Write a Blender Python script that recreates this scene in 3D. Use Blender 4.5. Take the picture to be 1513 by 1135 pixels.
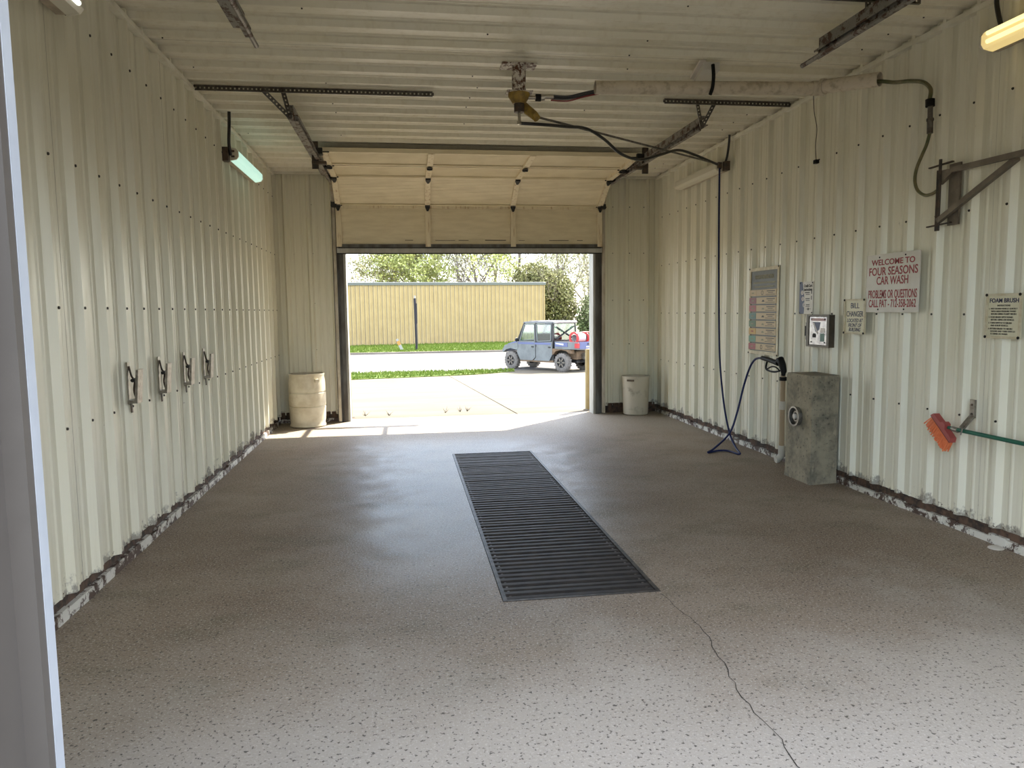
import bpy, math, random
from mathutils import Vector, Matrix
random.seed(7)
for o in list(bpy.data.objects): bpy.data.objects.remove(o)
SC = bpy.context.scene; COL = SC.collection

# ------------------------------------------------------------------ camera
FPX, PITCH, YAW, ROLL, CAMH = 1102.32, 0.0981014, 0.1429290, 0.0121284, 1.5
CX, CY = 756.5, 567.5
_f = Vector((math.sin(YAW)*math.cos(PITCH), math.cos(YAW)*math.cos(PITCH), -math.sin(PITCH)))
_r0 = Vector((math.cos(YAW), -math.sin(YAW), 0)); _d0 = _f.cross(_r0)
_r = _r0*math.cos(ROLL)+_d0*math.sin(ROLL); _d = _d0*math.cos(ROLL)-_r0*math.sin(ROLL)
CAMP = Vector((0, 0, CAMH))
cd = bpy.data.cameras.new('camera'); cam = bpy.data.objects.new('camera', cd); COL.objects.link(cam)
cd.sensor_width = 36; cd.lens = FPX/1513*36; cd.clip_end = 600; cd.clip_start = .05
cam.matrix_world = Matrix(((_r.x, -_d.x, -_f.x, 0), (_r.y, -_d.y, -_f.y, 0), (_r.z, -_d.z, -_f.z, CAMH), (0, 0, 0, 1)))
SC.camera = cam
def ray(px, py): return _r*((px-CX)/FPX)+_d*((py-CY)/FPX)+_f
def atz(px, py, z=0.): d = ray(px, py); return CAMP+d*((z-CAMH)/d.z)
def atx(px, py, x): d = ray(px, py); return CAMP+d*(x/d.x)
def aty(px, py, y): d = ray(px, py); return CAMP+d*(y/d.y)

# ------------------------------------------------------------------ light
SUN_DIR = Vector((-1.41, -1.40, -2.33)).normalized()      # from the door's shadow on the floor
w = bpy.data.worlds.new('world'); SC.world = w; w.use_nodes = True
nt = w.node_tree; bg = nt.nodes['Background']
sky = nt.nodes.new('ShaderNodeTexSky'); sky.sky_type = 'NISHITA'; sky.sun_disc = False
sky.sun_elevation = math.radians(49); sky.sun_rotation = math.atan2(1.41, 1.40)
sky.dust_density = 1.2; sky.air_density = 1.0; sky.ozone_density = 1.0
tcn = nt.nodes.new('ShaderNodeTexCoord'); nz = nt.nodes.new('ShaderNodeTexNoise'); nz.inputs['Scale'].default_value = 2.2
nz.inputs['Detail'].default_value = 6
rp = nt.nodes.new('ShaderNodeValToRGB'); rp.color_ramp.elements[0].position = .42; rp.color_ramp.elements[1].position = .66
mx = nt.nodes.new('ShaderNodeMix'); mx.data_type = 'RGBA'; mx.inputs[7].default_value = (7.2, 7.4, 7.7, 1)
nt.links.new(tcn.outputs['Generated'], nz.inputs['Vector']); nt.links.new(nz.outputs['Fac'], rp.inputs['Fac'])
nt.links.new(rp.outputs['Color'], mx.inputs[0]); nt.links.new(sky.outputs['Color'], mx.inputs[6])
nt.links.new(mx.outputs[2], bg.inputs['Color']); bg.inputs['Strength'].default_value = .125
sl = bpy.data.lights.new('sun', 'SUN'); sl.energy = 3.0; sl.angle = math.radians(.6); sl.color = (1, .93, .80)
so = bpy.data.objects.new('sun', sl); COL.objects.link(so); so.location = (12, 22, 25)
so.rotation_euler = SUN_DIR.to_track_quat('-Z', 'Y').to_euler()
vs = SC.view_settings; vs.view_transform = 'Standard'; vs.look = 'None'; vs.gamma = 1; vs.use_curve_mapping = False
vs.exposure = 2.75

# ------------------------------------------------------------------ materials
def mk(name, base, rough=.6, metal=0., spec=.5, emit=None, estr=0.):
    m = bpy.data.materials.new(name); m.use_nodes = True
    b = m.node_tree.nodes['Principled BSDF']
    b.inputs['Base Color'].default_value = (*base, 1); b.inputs['Roughness'].default_value = rough
    b.inputs['Metallic'].default_value = metal; b.inputs['Specular IOR Level'].default_value = spec
    if emit: b.inputs['Emission Color'].default_value = (*emit, 1); b.inputs['Emission Strength'].default_value = estr
    return m
class NT:
    def __init__(s, m): s.m = m; s.t = m.node_tree; s.b = s.t.nodes['Principled BSDF']
    def pos(s, sc=(1, 1, 1), obj=False):
        if obj: o = s.t.nodes.new('ShaderNodeTexCoord').outputs['Object']
        else: o = s.t.nodes.new('ShaderNodeNewGeometry').outputs['Position']
        v = s.t.nodes.new('ShaderNodeVectorMath'); v.operation = 'MULTIPLY'; v.inputs[1].default_value = sc
        s.t.links.new(o, v.inputs[0]); return v.outputs[0]
    def noise(s, vec, scale, detail=4, rough=.6):
        n = s.t.nodes.new('ShaderNodeTexNoise'); n.inputs['Scale'].default_value = scale
        n.inputs['Detail'].default_value = detail; n.inputs['Roughness'].default_value = rough
        s.t.links.new(vec, n.inputs['Vector']); return n.outputs['Fac']
    def math(s, op, a, b=None, clamp=False):
        n = s.t.nodes.new('ShaderNodeMath'); n.operation = op; n.use_clamp = clamp
        for i, x in enumerate((a, b)):
            if x is None: continue
            if isinstance(x, (int, float)): n.inputs[i].default_value = x
            else: s.t.links.new(x, n.inputs[i])
        return n.outputs[0]
    def ramp(s, fac, stops):
        n = s.t.nodes.new('ShaderNodeMapRange'); n.interpolation_type = 'SMOOTHSTEP'
        (a, x), (b, y) = stops
        for i, v in zip((1, 2, 3, 4), (a, b, x, y)): n.inputs[i].default_value = v
        s.t.links.new(fac, n.inputs[0]); return n.outputs[0]
    def mix(s, fac, a, b):
        n = s.t.nodes.new('ShaderNodeMix'); n.data_type = 'RGBA'
        for i, x in ((0, fac), (6, a), (7, b)):
            if isinstance(x, (int, float)): n.inputs[i].default_value = x
            elif isinstance(x, tuple): n.inputs[i].default_value = (*x, 1)
            else: s.t.links.new(x, n.inputs[i])
        return n.outputs[2]
    def sep(s, vec):
        n = s.t.nodes.new('ShaderNodeSeparateXYZ'); s.t.links.new(vec, n.inputs[0]); return n.outputs
    def color(s, x): s.t.links.new(x, s.b.inputs['Base Color'])
    def rough(s, x): s.t.links.new(x, s.b.inputs['Roughness'])
    def bump(s, h, strength=.3, dist=.01):
        n = s.t.nodes.new('ShaderNodeBump'); n.inputs['Strength'].default_value = strength; n.inputs['Distance'].default_value = dist
        s.t.links.new(h, n.inputs['Height']); s.t.links.new(n.outputs[0], s.b.inputs['Normal'])
def mottled(name, a, b, scale=8, rough=.6, metal=0., bump=0., lo=.35, hi=.65, stretch=(1, 1, 1), spec=.5):
    m = mk(name, a, rough, metal, spec); n = NT(m)
    f = n.noise(n.pos(stretch), scale, 6); n.color(n.mix(n.ramp(f, ((lo, 0.), (hi, 1.))), a, b))
    if bump: n.bump(f, bump)
    return m
MT = {}
def panel_material(name, base, dirt, rusty=True):
    m = mk(name, base, .38, 0, .4); n = NT(m); p = n.pos()
    st = n.noise(n.pos((6, 6, .35)), 3, 5); big = n.noise(p, .8, 3)
    c = n.mix(n.ramp(st, ((.45, 0.), (.75, .45))), base, dirt)
    c = n.mix(n.ramp(big, ((.45, 0.), (.7, .3))), c, (base[0]*.9, base[1]*.86, base[2]*.72))
    if rusty:
        z = n.sep(p)[2]
        k = n.noise(n.pos((1, 1, .8)), 7, 8, .75); k2 = n.noise(p, 26, 6, .7)
        lowz = n.ramp(z, ((.06, 1.), (.27, 0.)))
        v = n.math('ADD', k, n.math('MULTIPLY', lowz, .26))
        c = n.mix(n.ramp(v, ((.66, 0.), (.76, .75))), c, (.17, .15, .13))
        v2 = n.math('ADD', k2, n.math('MULTIPLY', n.ramp(z, ((.07, 1.), (.19, 0.))), .2))
        c = n.mix(n.ramp(v2, ((.70, 0.), (.76, 1.))), c, (.055, .03, .02))
    n.color(c); n.rough(n.ramp(st, ((.3, .3), (.8, .5)))); return m
MT['panel'] = panel_material('painted_wall_steel', (.76, .735, .61), (.56, .52, .39))
MT['cpanel'] = panel_material('painted_ceiling_steel', (.80, .765, .64), (.62, .56, .42), False)
def rust_paint(name, paint, rust, thr=.55, scale=14, rough=.6, metal=0.):
    m = mk(name, paint, rough, metal); n = NT(m); f = n.noise(n.pos(), scale, 8, .75)
    n.color(n.mix(n.ramp(f, ((thr, 0.), (thr+.06, 1.))), paint, rust)); n.bump(f, .3, .005); return m
MT['basetrim'] = rust_paint('rusted_base_trim', (.62, .60, .54), (.07, .04, .028), .47, 9)
MT['rot'] = mottled('rotted_sill', (.03, .022, .018), (.12, .07, .045), 14, .9, bump=.5)
MT['trim'] = mottled('trim_white', (.78, .76, .66), (.66, .63, .52), 5, .5)
MT['backing'] = mk('backing_board', (.25, .22, .18), .9)
MT['galv'] = mottled('galvanised_steel', (.17, .16, .145), (.09, .08, .07), 20, .45, .6)
MT['track'] = rust_paint('rusty_track', (.26, .25, .23), (.075, .035, .025), .50, 11, .5, .4)
MT['galvpale'] = mottled('pale_galvanised', (.50, .46, .38), (.34, .29, .21), 9, .5, .2, stretch=(1, 1, .4))
MT['darksteel'] = mottled('dark_steel', (.05, .045, .04), (.10, .07, .05), 18, .6, .4)
MT['hinge'] = mk('black_hinge', (.018, .018, .018), .45, .3)
MT['doorpanel'] = mottled('door_panel', (.76, .68, .50), (.68, .60, .43), 3, .55, stretch=(1, 1, 6))
MT['stile'] = mottled('door_stile', (.70, .62, .45), (.36, .22, .10), 6, .5, lo=.5, hi=.75, stretch=(5, 5, .6))
MT['seal'] = mk('rubber_seal', (.015, .015, .014), .7)
MT['jamb'] = mottled('jamb_paint', (.46, .46, .43), (.33, .32, .28), 5, .5, stretch=(1, 1, .3))
MT['jambdark'] = mottled('jamb_angle', (.13, .13, .12), (.07, .06, .05), 7, .5, .4, stretch=(1, 1, .3))
MT['frontgrey'] = mottled('front_trim_grey', (.125, .110, .097), (.105, .092, .081), 3, .5)
MT['frontskyblue'] = mottled('front_jamb_skytint', (.52, .55, .60), (.44, .47, .52), 3, .5)  # white jamb edge; the blue of the skylight is put into the colour
# concrete floor: dry grit by the entrance, daylight painted in, wet brown film inside
def floor_material():
    m = mk('wet_concrete', (.2, .18, .15), .5, spec=.35); n = NT(m); p = n.pos(); x, y, z = n.sep(p)
    big = n.noise(p, .9, 5); mid = n.noise(p, 3.5, 6); grit = n.noise(p, 95, 2, .7); grit2 = n.noise(p, 60, 2, .6)
    dry = n.ramp(n.math('ADD', y, n.math('MULTIPLY', n.math('SUBTRACT', big, .5), 3.4)), ((2.3, 1.), (3.7, 0.)))  # lighter dry tone also carries the daylight of the near doorway
    far = n.ramp(n.math('ADD', y, n.math('MULTIPLY', n.math('SUBTRACT', mid, .5), 1.2)), ((8.3, 0.), (9.3, 1.)))  # far end: dry tone plus sunlight put into the colour
    c = n.mix(n.ramp(big, ((.35, 0.), (.68, 1.))), (.215, .158, .110), (.30, .238, .18))
    c = n.mix(n.ramp(n.noise(n.pos((1, 1.6, 1)), 1.7, 6), ((.50, 0.), (.70, .6))), c, (.155, .130, .085))
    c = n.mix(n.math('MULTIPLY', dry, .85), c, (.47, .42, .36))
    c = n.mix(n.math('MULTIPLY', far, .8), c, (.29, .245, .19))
    c = n.mix(n.ramp(grit, ((.54, 0.), (.66, .75))), c, (.55, .50, .43))
    c = n.mix(n.ramp(grit2, ((.58, 0.), (.68, .85))), c, (.05, .042, .035))
    n.color(c)
    dx = n.math('ABSOLUTE', n.math('SUBTRACT', x, .55)); wet = n.ramp(n.math('ADD', dx, n.math('MULTIPLY', mid, 1.3)), ((1.0, 1.), (2.2, 0.)))
    wet = n.math('MULTIPLY', wet, n.ramp(y, ((2.9, 0.), (4.6, 1.)))); wet = n.math('MULTIPLY', wet, n.ramp(y, ((8.2, 1.), (9.2, 0.))))
    r = n.math('SUBTRACT', .62, n.math('MULTIPLY', wet, .25)); n.rough(r)
    n.bump(n.math('ADD', n.math('MULTIPLY', grit, .6), n.math('MULTIPLY', grit2, .8)), .35, .006); return m
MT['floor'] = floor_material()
MT['crack'] = mk('crack_dark', (.03, .025, .02), .95)
def slab_material(name, a, b, grit=.5):
    m = mk(name, a, .85, 0, .2); n = NT(m); p = n.pos()
    c = n.mix(n.ramp(n.noise(n.pos((.5, 1.6, 1)), .9, 6), ((.35, 0.), (.7, 1.))), a, b)
    c = n.mix(n.ramp(n.noise(p, 30, 3, .7), ((.58, 0.), (.75, grit))), c, (a[0]*.7, a[1]*.68, a[2]*.65)); n.color(c); return m
MT['apron'] = slab_material('sunlit_concrete', (.138, .118, .087), (.108, .091, .066))
MT['road'] = slab_material('pale_road', (.125, .116, .108), (.105, .097, .09))
MT['kerb'] = slab_material('kerb_concrete', (.22, .19, .16), (.14, .12, .10))
MT['grass'] = mottled('grass_ground', (.075, .12, .008), (.10, .13, .014), 2.5, .9)
MT['blade'] = mottled('grass_blades', (.095, .155, .008), (.13, .175, .014), 1.3, .8)
MT['dirt'] = mottled('field', (.10, .13, .04), (.15, .13, .07), 1, .9)
MT['gratebar'] = mottled('grate_bar_black', (.017, .015, .0145), (.034, .028, .025), 9, .62, 0., .3)
MT['grateframe'] = mottled('grate_frame', (.03, .027, .025), (.09, .075, .065), 20, .5, .4)
MT['pit'] = mk('pit', (.012, .01, .009), .9)
MT['drum'] = mottled('white_drum', (.62, .57, .45), (.50, .44, .32), 7, .42)
MT['drumin'] = mk('drum_inside', (.10, .075, .05), .8)
MT['can'] = mottled('grimy_can', (.50, .46, .37), (.22, .20, .15), 7, .5, lo=.52, hi=.8)
def post_mat():
    m = mk('mossy_concrete', (.15, .13, .1), .9); n = NT(m); p = n.pos()
    c = n.mix(n.ramp(n.noise(p, 5, 7, .7), ((.38, 0.), (.66, 1.))), (.34, .295, .21), (.16, .145, .11))
    c = n.mix(n.ramp(n.noise(n.pos((1, 1, .4)), 16, 5, .7), ((.56, 0.), (.72, .7))), c, (.44, .37, .26))
    c = n.mix(n.ramp(n.noise(p, 40, 3), ((.62, 0.), (.7, .8))), c, (.06, .05, .04)); n.color(c)
    n.bump(n.noise(p, 60, 5, .7), .5, .006); return m
MT['post'] = post_mat()
MT['steel'] = mottled('worn_steel', (.30, .29, .27), (.16, .15, .13), 25, .35, .8)
MT['brkt'] = mottled('grey_brown_bracket', (.21, .18, .145), (.15, .125, .10), 10, .5, .3)
MT['yellow'] = mottled('yellow_casting', (.34, .22, .035), (.20, .13, .03), 20, .5)
MT['rustwhite'] = rust_paint('rusted_white_paint', (.62, .58, .52), (.10, .04, .02), .48, 24)
MT['brass'] = mk('fitting_metal', (.45, .42, .36), .3, .9)
MT['blackhose'] = mk('black_hose', (.012, .012, .013), .4)
MT['bluehose'] = mk('blue_hose', (.008, .014, .075), .5, spec=.25)
MT['redhose'] = mk('red_hose', (.20, .02, .02), .4)
MT['greenhose'] = mottled('green_hose', (.07, .085, .03), (.16, .13, .06), 12, .45)
MT['pvc'] = mottled('dusty_pvc', (.62, .55, .44), (.40, .34, .25), 16, .6, lo=.45, hi=.7)
MT['pvcwhite'] = mk('white_pvc', (.62, .60, .54), .4)
MT['tan'] = mk('tan_pipe', (.42, .32, .21), .5)
MT['black'] = mk('black_plastic', (.008, .008, .008), .6, spec=.2)
MT['signwhite'] = mottled('sign_white', (.66, .62, .57), (.60, .56, .50), 6, .4)
MT['signcream'] = mottled('sign_cream', (.66, .62, .44), (.60, .56, .40), 6, .4)
MT['framecream'] = mottled('frame_cream', (.66, .60, .44), (.52, .44, .28), 14, .5)
MT['red'] = mk('lettering_red', (.30, .025, .035), .5)
MT['navy'] = mk('lettering_navy', (.015, .018, .07), .5)
MT['ink'] = mk('lettering_dark', (.05, .045, .04), .6)
MT['board'] = mottled('menu_board', (.085, .088, .085), (.12, .12, .11), 8, .5)
MT['faded'] = mk('faded_letters', (.26, .24, .15), .6)
for k, c in dict(tanstrip=(.52, .39, .22), maroon=(.25, .07, .085), redtab=(.36, .075, .085), teal=(.07, .17, .14), green=(.09, .17, .085),
                 amber=(.52, .31, .07), mint=(.12, .28, .20), bluewave=(.055, .075, .17)).items(): MT[k] = mk('print_'+k, c, .5)
MT['boxbrown'] = mottled('bronze_box', (.085, .07, .052), (.06, .05, .038), 15, .45, .3)
MT['faceplate'] = mottled('faceplate_metal', (.50, .49, .52), (.30, .29, .33), 14, .25, .7)
MT['pinkprint'] = mk('print_pink', (.55, .32, .33), .5)
MT['whiteprint'] = mk('print_white', (.75, .70, .68), .5)
MT['brushred'] = mk('brush_block_red', (.33, .06, .055), .45)
MT['bristle'] = mottled('orange_bristle', (.85, .25, .10), (.75, .19, .07), 30, .6)
MT['greenpole'] = mk('green_pole', (.004, .10, .062), .3)
MT['clip'] = mottled('clip_steel', (.34, .32, .29), (.20, .18, .15), 25, .35, .7)
MT['screw'] = mk('screw_heads', (.03, .026, .022), .5, .4)
MT['housing'] = mottled('fixture_housing', (.50, .43, .33), (.38, .32, .24), 12, .5)
MT['lens_off'] = mk('lens_unlit', (.66, .63, .52), .35)
MT['lens_green'] = mk('lens_lit_cool', (.55, .75, .68), .35, emit=(.52, .85, .73), estr=.12)
MT['lens_amber'] = mk('lens_lit_warm', (.55, .48, .30), .35, emit=(1, .74, .28), estr=.10)
MT['tube_warm'] = mk('tube_warm', (.9, .8, .5), .35, emit=(1, .82, .34), estr=.22)
MT['tube_cool'] = mk('tube_cool', (.9, .95, .9), .35, emit=(.95, 1, .92), estr=.25)
MT['bollard'] = mottled('bollard_yellow', (.36, .27, .10), (.28, .21, .09), 5, .6)
MT['bldwall'] = mottled('tan_siding', (.43, .315, .145), (.395, .287, .13), 1.5, .6)
MT['bldtrim'] = mk('grey_eave', (.16, .17, .165), .5)
MT['bldroof'] = mk('roof_steel', (.22, .23, .23), .5)
MT['pole'] = mk('black_pole', (.008, .007, .012), .6)
MT['mwhite'] = mk('marker_white', (.32, .31, .30), .6); MT['myellow'] = mk('marker_orange', (.42, .22, .05), .6)
MT['bark'] = mottled('bark', (.16, .135, .11), (.21, .18, .15), 3, .9)
MT['barkpale'] = mottled('bark_pale', (.30, .265, .235), (.23, .20, .18), 3, .9)
MT['leaf_lime'] = mottled('leaf_lime', (.34, .35, .09), (.28, .31, .09), .6, .8)
MT['leaf_bud'] = mottled('leaf_bud', (.30, .27, .14), (.26, .26, .13), .6, .8)
MT['leaf_olive'] = mottled('leaf_olive', (.13, .135, .04), (.20, .19, .06), .7, .8)
MT['weed'] = mk('dry_weed', (.05, .045, .02), .9)
MT['leaf_green'] = mottled('leaf_green', (.11, .15, .05), (.15, .17, .07), .7, .8)
MT['utvgrey'] = mottled('utv_grey', (.16, .175, .18), (.12, .13, .135), 3, .5)
MT['utvblue'] = mk('utv_blue', (.09, .11, .24), .3)
MT['utvblack'] = mk('utv_black', (.015, .015, .016), .5)
MT['mud'] = mottled('mud', (.17, .11, .065), (.10, .07, .045), 5, .9)
MT['tyre'] = mottled('dusty_tyre', (.12, .11, .10), (.17, .155, .14), 8, .85)
MT['rim'] = mk('rim', (.16, .14, .12), .4, .5)
MT['tail'] = mk('tail_light', (.40, .02, .03), .3)
MT['utvroof'] = mottled('roof_dusty', (.20, .19, .19), (.30, .29, .29), 6, .6)
MT['cargored'] = mk('cargo_red', (.40, .03, .03), .4)
MT['white'] = mk('white_decal', (.5, .5, .5), .5)
def glass_mat():
    m = bpy.data.materials.new('window_glass'); m.use_nodes = True; t = m.node_tree; b = t.nodes['Principled BSDF']
    b.inputs['Base Color'].default_value = (.75, .9, .86, 1); b.inputs['Roughness'].default_value = .03
    tr = t.nodes.new('ShaderNodeBsdfTransparent'); tr.inputs[0].default_value = (.80, .90, .86, 1)
    gl = t.nodes.new('ShaderNodeBsdfGlossy'); gl.inputs['Roughness'].default_value = .04
    ms = t.nodes.new('ShaderNodeMixShader'); ms.inputs[0].default_value = .13
    t.links.new(tr.outputs[0], ms.inputs[1]); t.links.new(gl.outputs[0], ms.inputs[2]); t.links.new(ms.outputs[0], t.nodes['Material Output'].inputs[0]); return m
MT['glass'] = glass_mat()

# ------------------------------------------------------------------ mesh helpers
WL = {}
class MB:
    def __init__(s): s.v = []; s.f = []
    def add(s, vs, fs):
        o = len(s.v); s.v += [tuple(v) for v in vs]; s.f += [tuple(i+o for i in f) for f in fs]; return s
    def box(s, x0, x1, y0, y1, z0, z1):
        return s.add([(x, y, z) for x in (x0, x1) for y in (y0, y1) for z in (z0, z1)],
                     [(0, 1, 3, 2), (4, 6, 7, 5), (0, 4, 5, 1), (2, 3, 7, 6), (0, 2, 6, 4), (1, 5, 7, 3)])
    def obox(s, c, ax, ay, az):            # half-axis vectors
        c, ax, ay, az = map(Vector, (c, ax, ay, az))
        return s.add([c+ax*i+ay*j+az*k for i in (-1, 1) for j in (-1, 1) for k in (-1, 1)],
                     [(0, 1, 3, 2), (4, 6, 7, 5), (0, 4, 5, 1), (2, 3, 7, 6), (0, 2, 6, 4), (1, 5, 7, 3)])
    def bar(s, a, b, w, h, up=(0, 0, 1)):  # rectangular bar from a to b
        a, b, up = Vector(a), Vector(b), Vector(up); d = (b-a).normalized(); sd = d.cross(up).normalized(); u = sd.cross(d)
        return s.obox((a+b)/2, (b-a)/2, sd*w/2, u*h/2)
    def tube(s, pts, r, n=8, cap=True):
        pts = [Vector(p) for p in pts]; rs = r if isinstance(r, (list, tuple)) else [r]*len(pts); o = len(s.v); pu = None
        for i, p in enumerate(pts):
            t = (pts[min(i+1, len(pts)-1)]-pts[max(i-1, 0)]).normalized()
            if pu is None: pu = t.orthogonal().normalized()
            u = (pu-t*pu.dot(t)); u = u.normalized() if u.length > 1e-6 else t.orthogonal().normalized(); pu = u; v = t.cross(u)
            s.v += [tuple(p+(u*math.cos(2*math.pi*k/n)+v*math.sin(2*math.pi*k/n))*rs[i]) for k in range(n)]
        for i in range(len(pts)-1):
            for k in range(n):
                a = o+i*n+k; b = o+i*n+(k+1) % n; s.f.append((a, b, b+n, a+n))
        if cap: s.f.append(tuple(o+k for k in range(n))[::-1]); s.f.append(tuple(o+(len(pts)-1)*n+k for k in range(n)))
        return s
    def cyl(s, a, b, r, n=14, r2=None): return s.tube([a, b], [r, r if r2 is None else r2], n)
    def lathe(s, c, axis, prof, n=28):     # prof: (radius, height) along axis
        c, axis = Vector(c), Vector(axis).normalized(); u = axis.orthogonal().normalized(); v = axis.cross(u); o = len(s.v)
        for r, h in prof: s.v += [tuple(c+axis*h+(u*math.cos(2*math.pi*k/n)+v*math.sin(2*math.pi*k/n))*r) for k in range(n)]
        for i in range(len(prof)-1):
            for k in range(n):
                a = o+i*n+k; b = o+i*n+(k+1) % n; s.f.append((a, b, b+n, a+n))
        return s
    def prism(s, pts, d):                  # planar polygon extruded by vector d
        pts = [Vector(p) for p in pts]; d = Vector(d); n = len(pts)
        return s.add(pts+[p+d for p in pts], [tuple(range(n))[::-1], tuple(range(n, 2*n))]+[(i, (i+1) % n, (i+1) % n+n, i+n) for i in range(n)])
    def sweep(s, prof, path, nrm, side):   # closed profile (a along side, b along nrm[i]) swept along path
        o = len(s.v); m = len(prof); side = Vector(side)
        for p, q in zip(path, nrm):
            s.v += [tuple(Vector(p)+side*a+Vector(q)*b) for a, b in prof]
        for i in range(len(path)-1):
            for k in range(m):
                a = o+i*m+k; b = o+i*m+(k+1) % m; s.f.append((a, b, b+m, a+m))
        s.f.append(tuple(o+k for k in range(m))); s.f.append(tuple(o+(len(path)-1)*m+k for k in range(m))[::-1]); return s
    def mesh(s, name, mat, smooth=False, off=(0, 0, 0)):
        me = bpy.data.meshes.new(name); o = Vector(off)
        me.from_pydata([tuple(Vector(v)-o) for v in s.v], [], s.f); me.materials.append(MT[mat]); me.validate()
        import bmesh
        bm = bmesh.new(); bm.from_mesh(me); bmesh.ops.recalc_face_normals(bm, faces=bm.faces); bm.to_mesh(me); bm.free()
        if smooth:
            me.polygons.foreach_set('use_smooth', [True]*len(me.polygons)); me.set_sharp_from_angle(angle=math.radians(38))
        return me
    def build(s, name, mat, parent=None, smooth=False, **kw):
        xs = list(zip(*s.v)); c = Vector(((min(xs[0])+max(xs[0]))/2, (min(xs[1])+max(xs[1]))/2, min(xs[2])))
        o = bpy.data.objects.new(name, s.mesh(name, mat, smooth, c)); COL.objects.link(o); WL[o.name] = c
        if parent: o.parent = parent; o.location = c-WL[parent.name]
        else: o.location = c
        tag(o, **kw); return o
def tag(o, label=None, cat=None, group=None, kind=None):
    if label: o['label'] = label
    if cat: o['category'] = cat
    if group: o['group'] = group
    if kind: o['kind'] = kind
    return o
def thing(name, loc, label=None, cat=None, group=None, kind=None, local=False):
    o = bpy.data.objects.new(name, None); COL.objects.link(o); o.location = loc; o.empty_display_size = .1
    WL[o.name] = Vector((0, 0, 0)) if local else Vector(loc); return tag(o, label, cat, group, kind)
def copy_tree(o, parent=None):
    c = o.copy(); COL.objects.link(c); c.parent = parent; WL[c.name] = WL[o.name]
    for ch in o.children: copy_tree(ch, c)
    return c
def place(me, name, mtx, parent=None, **kw):
    o = bpy.data.objects.new(name, me); COL.objects.link(o)
    if parent: o.parent = parent; o.matrix_local = Matrix.Translation(-WL[parent.name]) @ mtx
    else: o.matrix_world = mtx
    WL[o.name] = mtx.to_translation(); return tag(o, **kw)
def basis(o, a, b, c):
    a, b, c, o = map(Vector, (a, b, c, o)); return Matrix(((a.x, b.x, c.x, o.x), (a.y, b.y, c.y, o.y), (a.z, b.z, c.z, o.z), (0, 0, 0, 1)))
def smooth_path(pts, n=6):
    P = [Vector(p) for p in pts]; out = []
    for i in range(len(P)-1):
        p0, p1, p2, p3 = P[max(i-1, 0)], P[i], P[i+1], P[min(i+2, len(P)-1)]
        for k in range(n):
            t = k/n; out.append(.5*((2*p1)+(p2-p0)*t+(2*p0-5*p1+4*p2-p3)*t*t+(3*p1-p0-3*p2+p3)*t**3))
    return out+[P[-1]]
_fontcache = {}
def text(name, body, size, origin, parent, mat, right=(0, -1, 0), up=(0, 0, 1), width=None, bold=0., shear=0., align='CENTER'):
    """flat lettering; width squeezes the line to that many metres"""
    cu = bpy.data.curves.new('t', 'FONT'); cu.body = body; cu.size = size; cu.align_x = align; cu.offset = bold; cu.shear = shear
    cu.extrude = .0006; cu.resolution_u = 3
    o = bpy.data.objects.new('t', cu); COL.objects.link(o)
    dg = bpy.context.evaluated_depsgraph_get(); dg.update(); me = bpy.data.meshes.new_from_object(o.evaluated_get(dg))
    bpy.data.objects.remove(o); bpy.data.curves.remove(cu)
    if width:
        xs = [v.co.x for v in me.vertices]; k = width/(max(xs)-min(xs))
        for v in me.vertices: v.co.x *= k
    me.name = name; me.materials.clear(); me.materials.append(MT[mat])
    r, u = Vector(right), Vector(up)
    return place(me, name, basis(origin, r, u, r.cross(u)), parent)

# ------------------------------------------------------------------ the bay
XL, XR, YF, YB, ZC = -1.71, 3.66, 1.60, 10.50, 3.41      # panel flats
DL, DR = -.755, 2.685                                      # door opening
RIBH, PITCHR = .038, .3048
def profile(u0, u1, phase):
    """PBR sheet profile: major rib every foot, two minor ribs between"""
    pts = []
    k = math.floor((u0-phase)/PITCHR)-1
    while True:
        c = phase+k*PITCHR; k += 1
        if c-.2 > u1: break
        pts += [(c-.040, 0), (c-.016, RIBH), (c+.016, RIBH), (c+.040, 0)]
        for d in (.1016, .2032): pts += [(c+d-.016, 0), (c+d-.006, .006), (c+d+.006, .006), (c+d+.016, 0)]
    def h(u):
        for (a, x), (b, y) in zip(pts, pts[1:]):
            if a <= u <= b: return x+(y-x)*(u-a)/(b-a)
        return 0
    return [(u0, h(u0))]+[p for p in pts if u0+1e-5 < p[0] < u1-1e-5]+[(u1, h(u1))]
def sheet(name, u0, u1, phase, l0, l1, fn, mat, parent):
    pr = profile(u0, u1, phase); m = MB(); n = len(pr)
    m.add([fn(u, h, l0) for u, h in pr]+[fn(u, h, l1) for u, h in pr], [(i, i+1, i+1+n, i+n) for i in range(n-1)])
    return m.build(name, mat, parent)
def sheets(name, ulo, uhi, phase, l0, l1, fn, mat, parent):
    u = phase+PITCHR/2-.9144*math.ceil((phase+PITCHR/2-ulo)/.9144); i = 0
    while u < uhi-1e-4:
        a, b = max(u, ulo), min(u+.9144, uhi); e = .0012*(i % 2); i += 1
        if b-a > .02: sheet(name, a, b, phase, l0, l1, lambda uu, h, l: fn(uu, h+e, l), mat, parent)
        u += .9144
def screws(spots, nrm, parent, r=.0085):
    m = MB(); nrm = Vector(nrm)
    for p in spots: m.cyl(p, Vector(p)+nrm*.007, r, 6, r*.8)
    m.build('screw_heads', 'screw', parent, kind='stuff')
def rows(lo, hi, first): 
    y = first-PITCHR*math.floor((first-lo)/PITCHR)
    while y < hi: yield y; y += PITCHR
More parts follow.
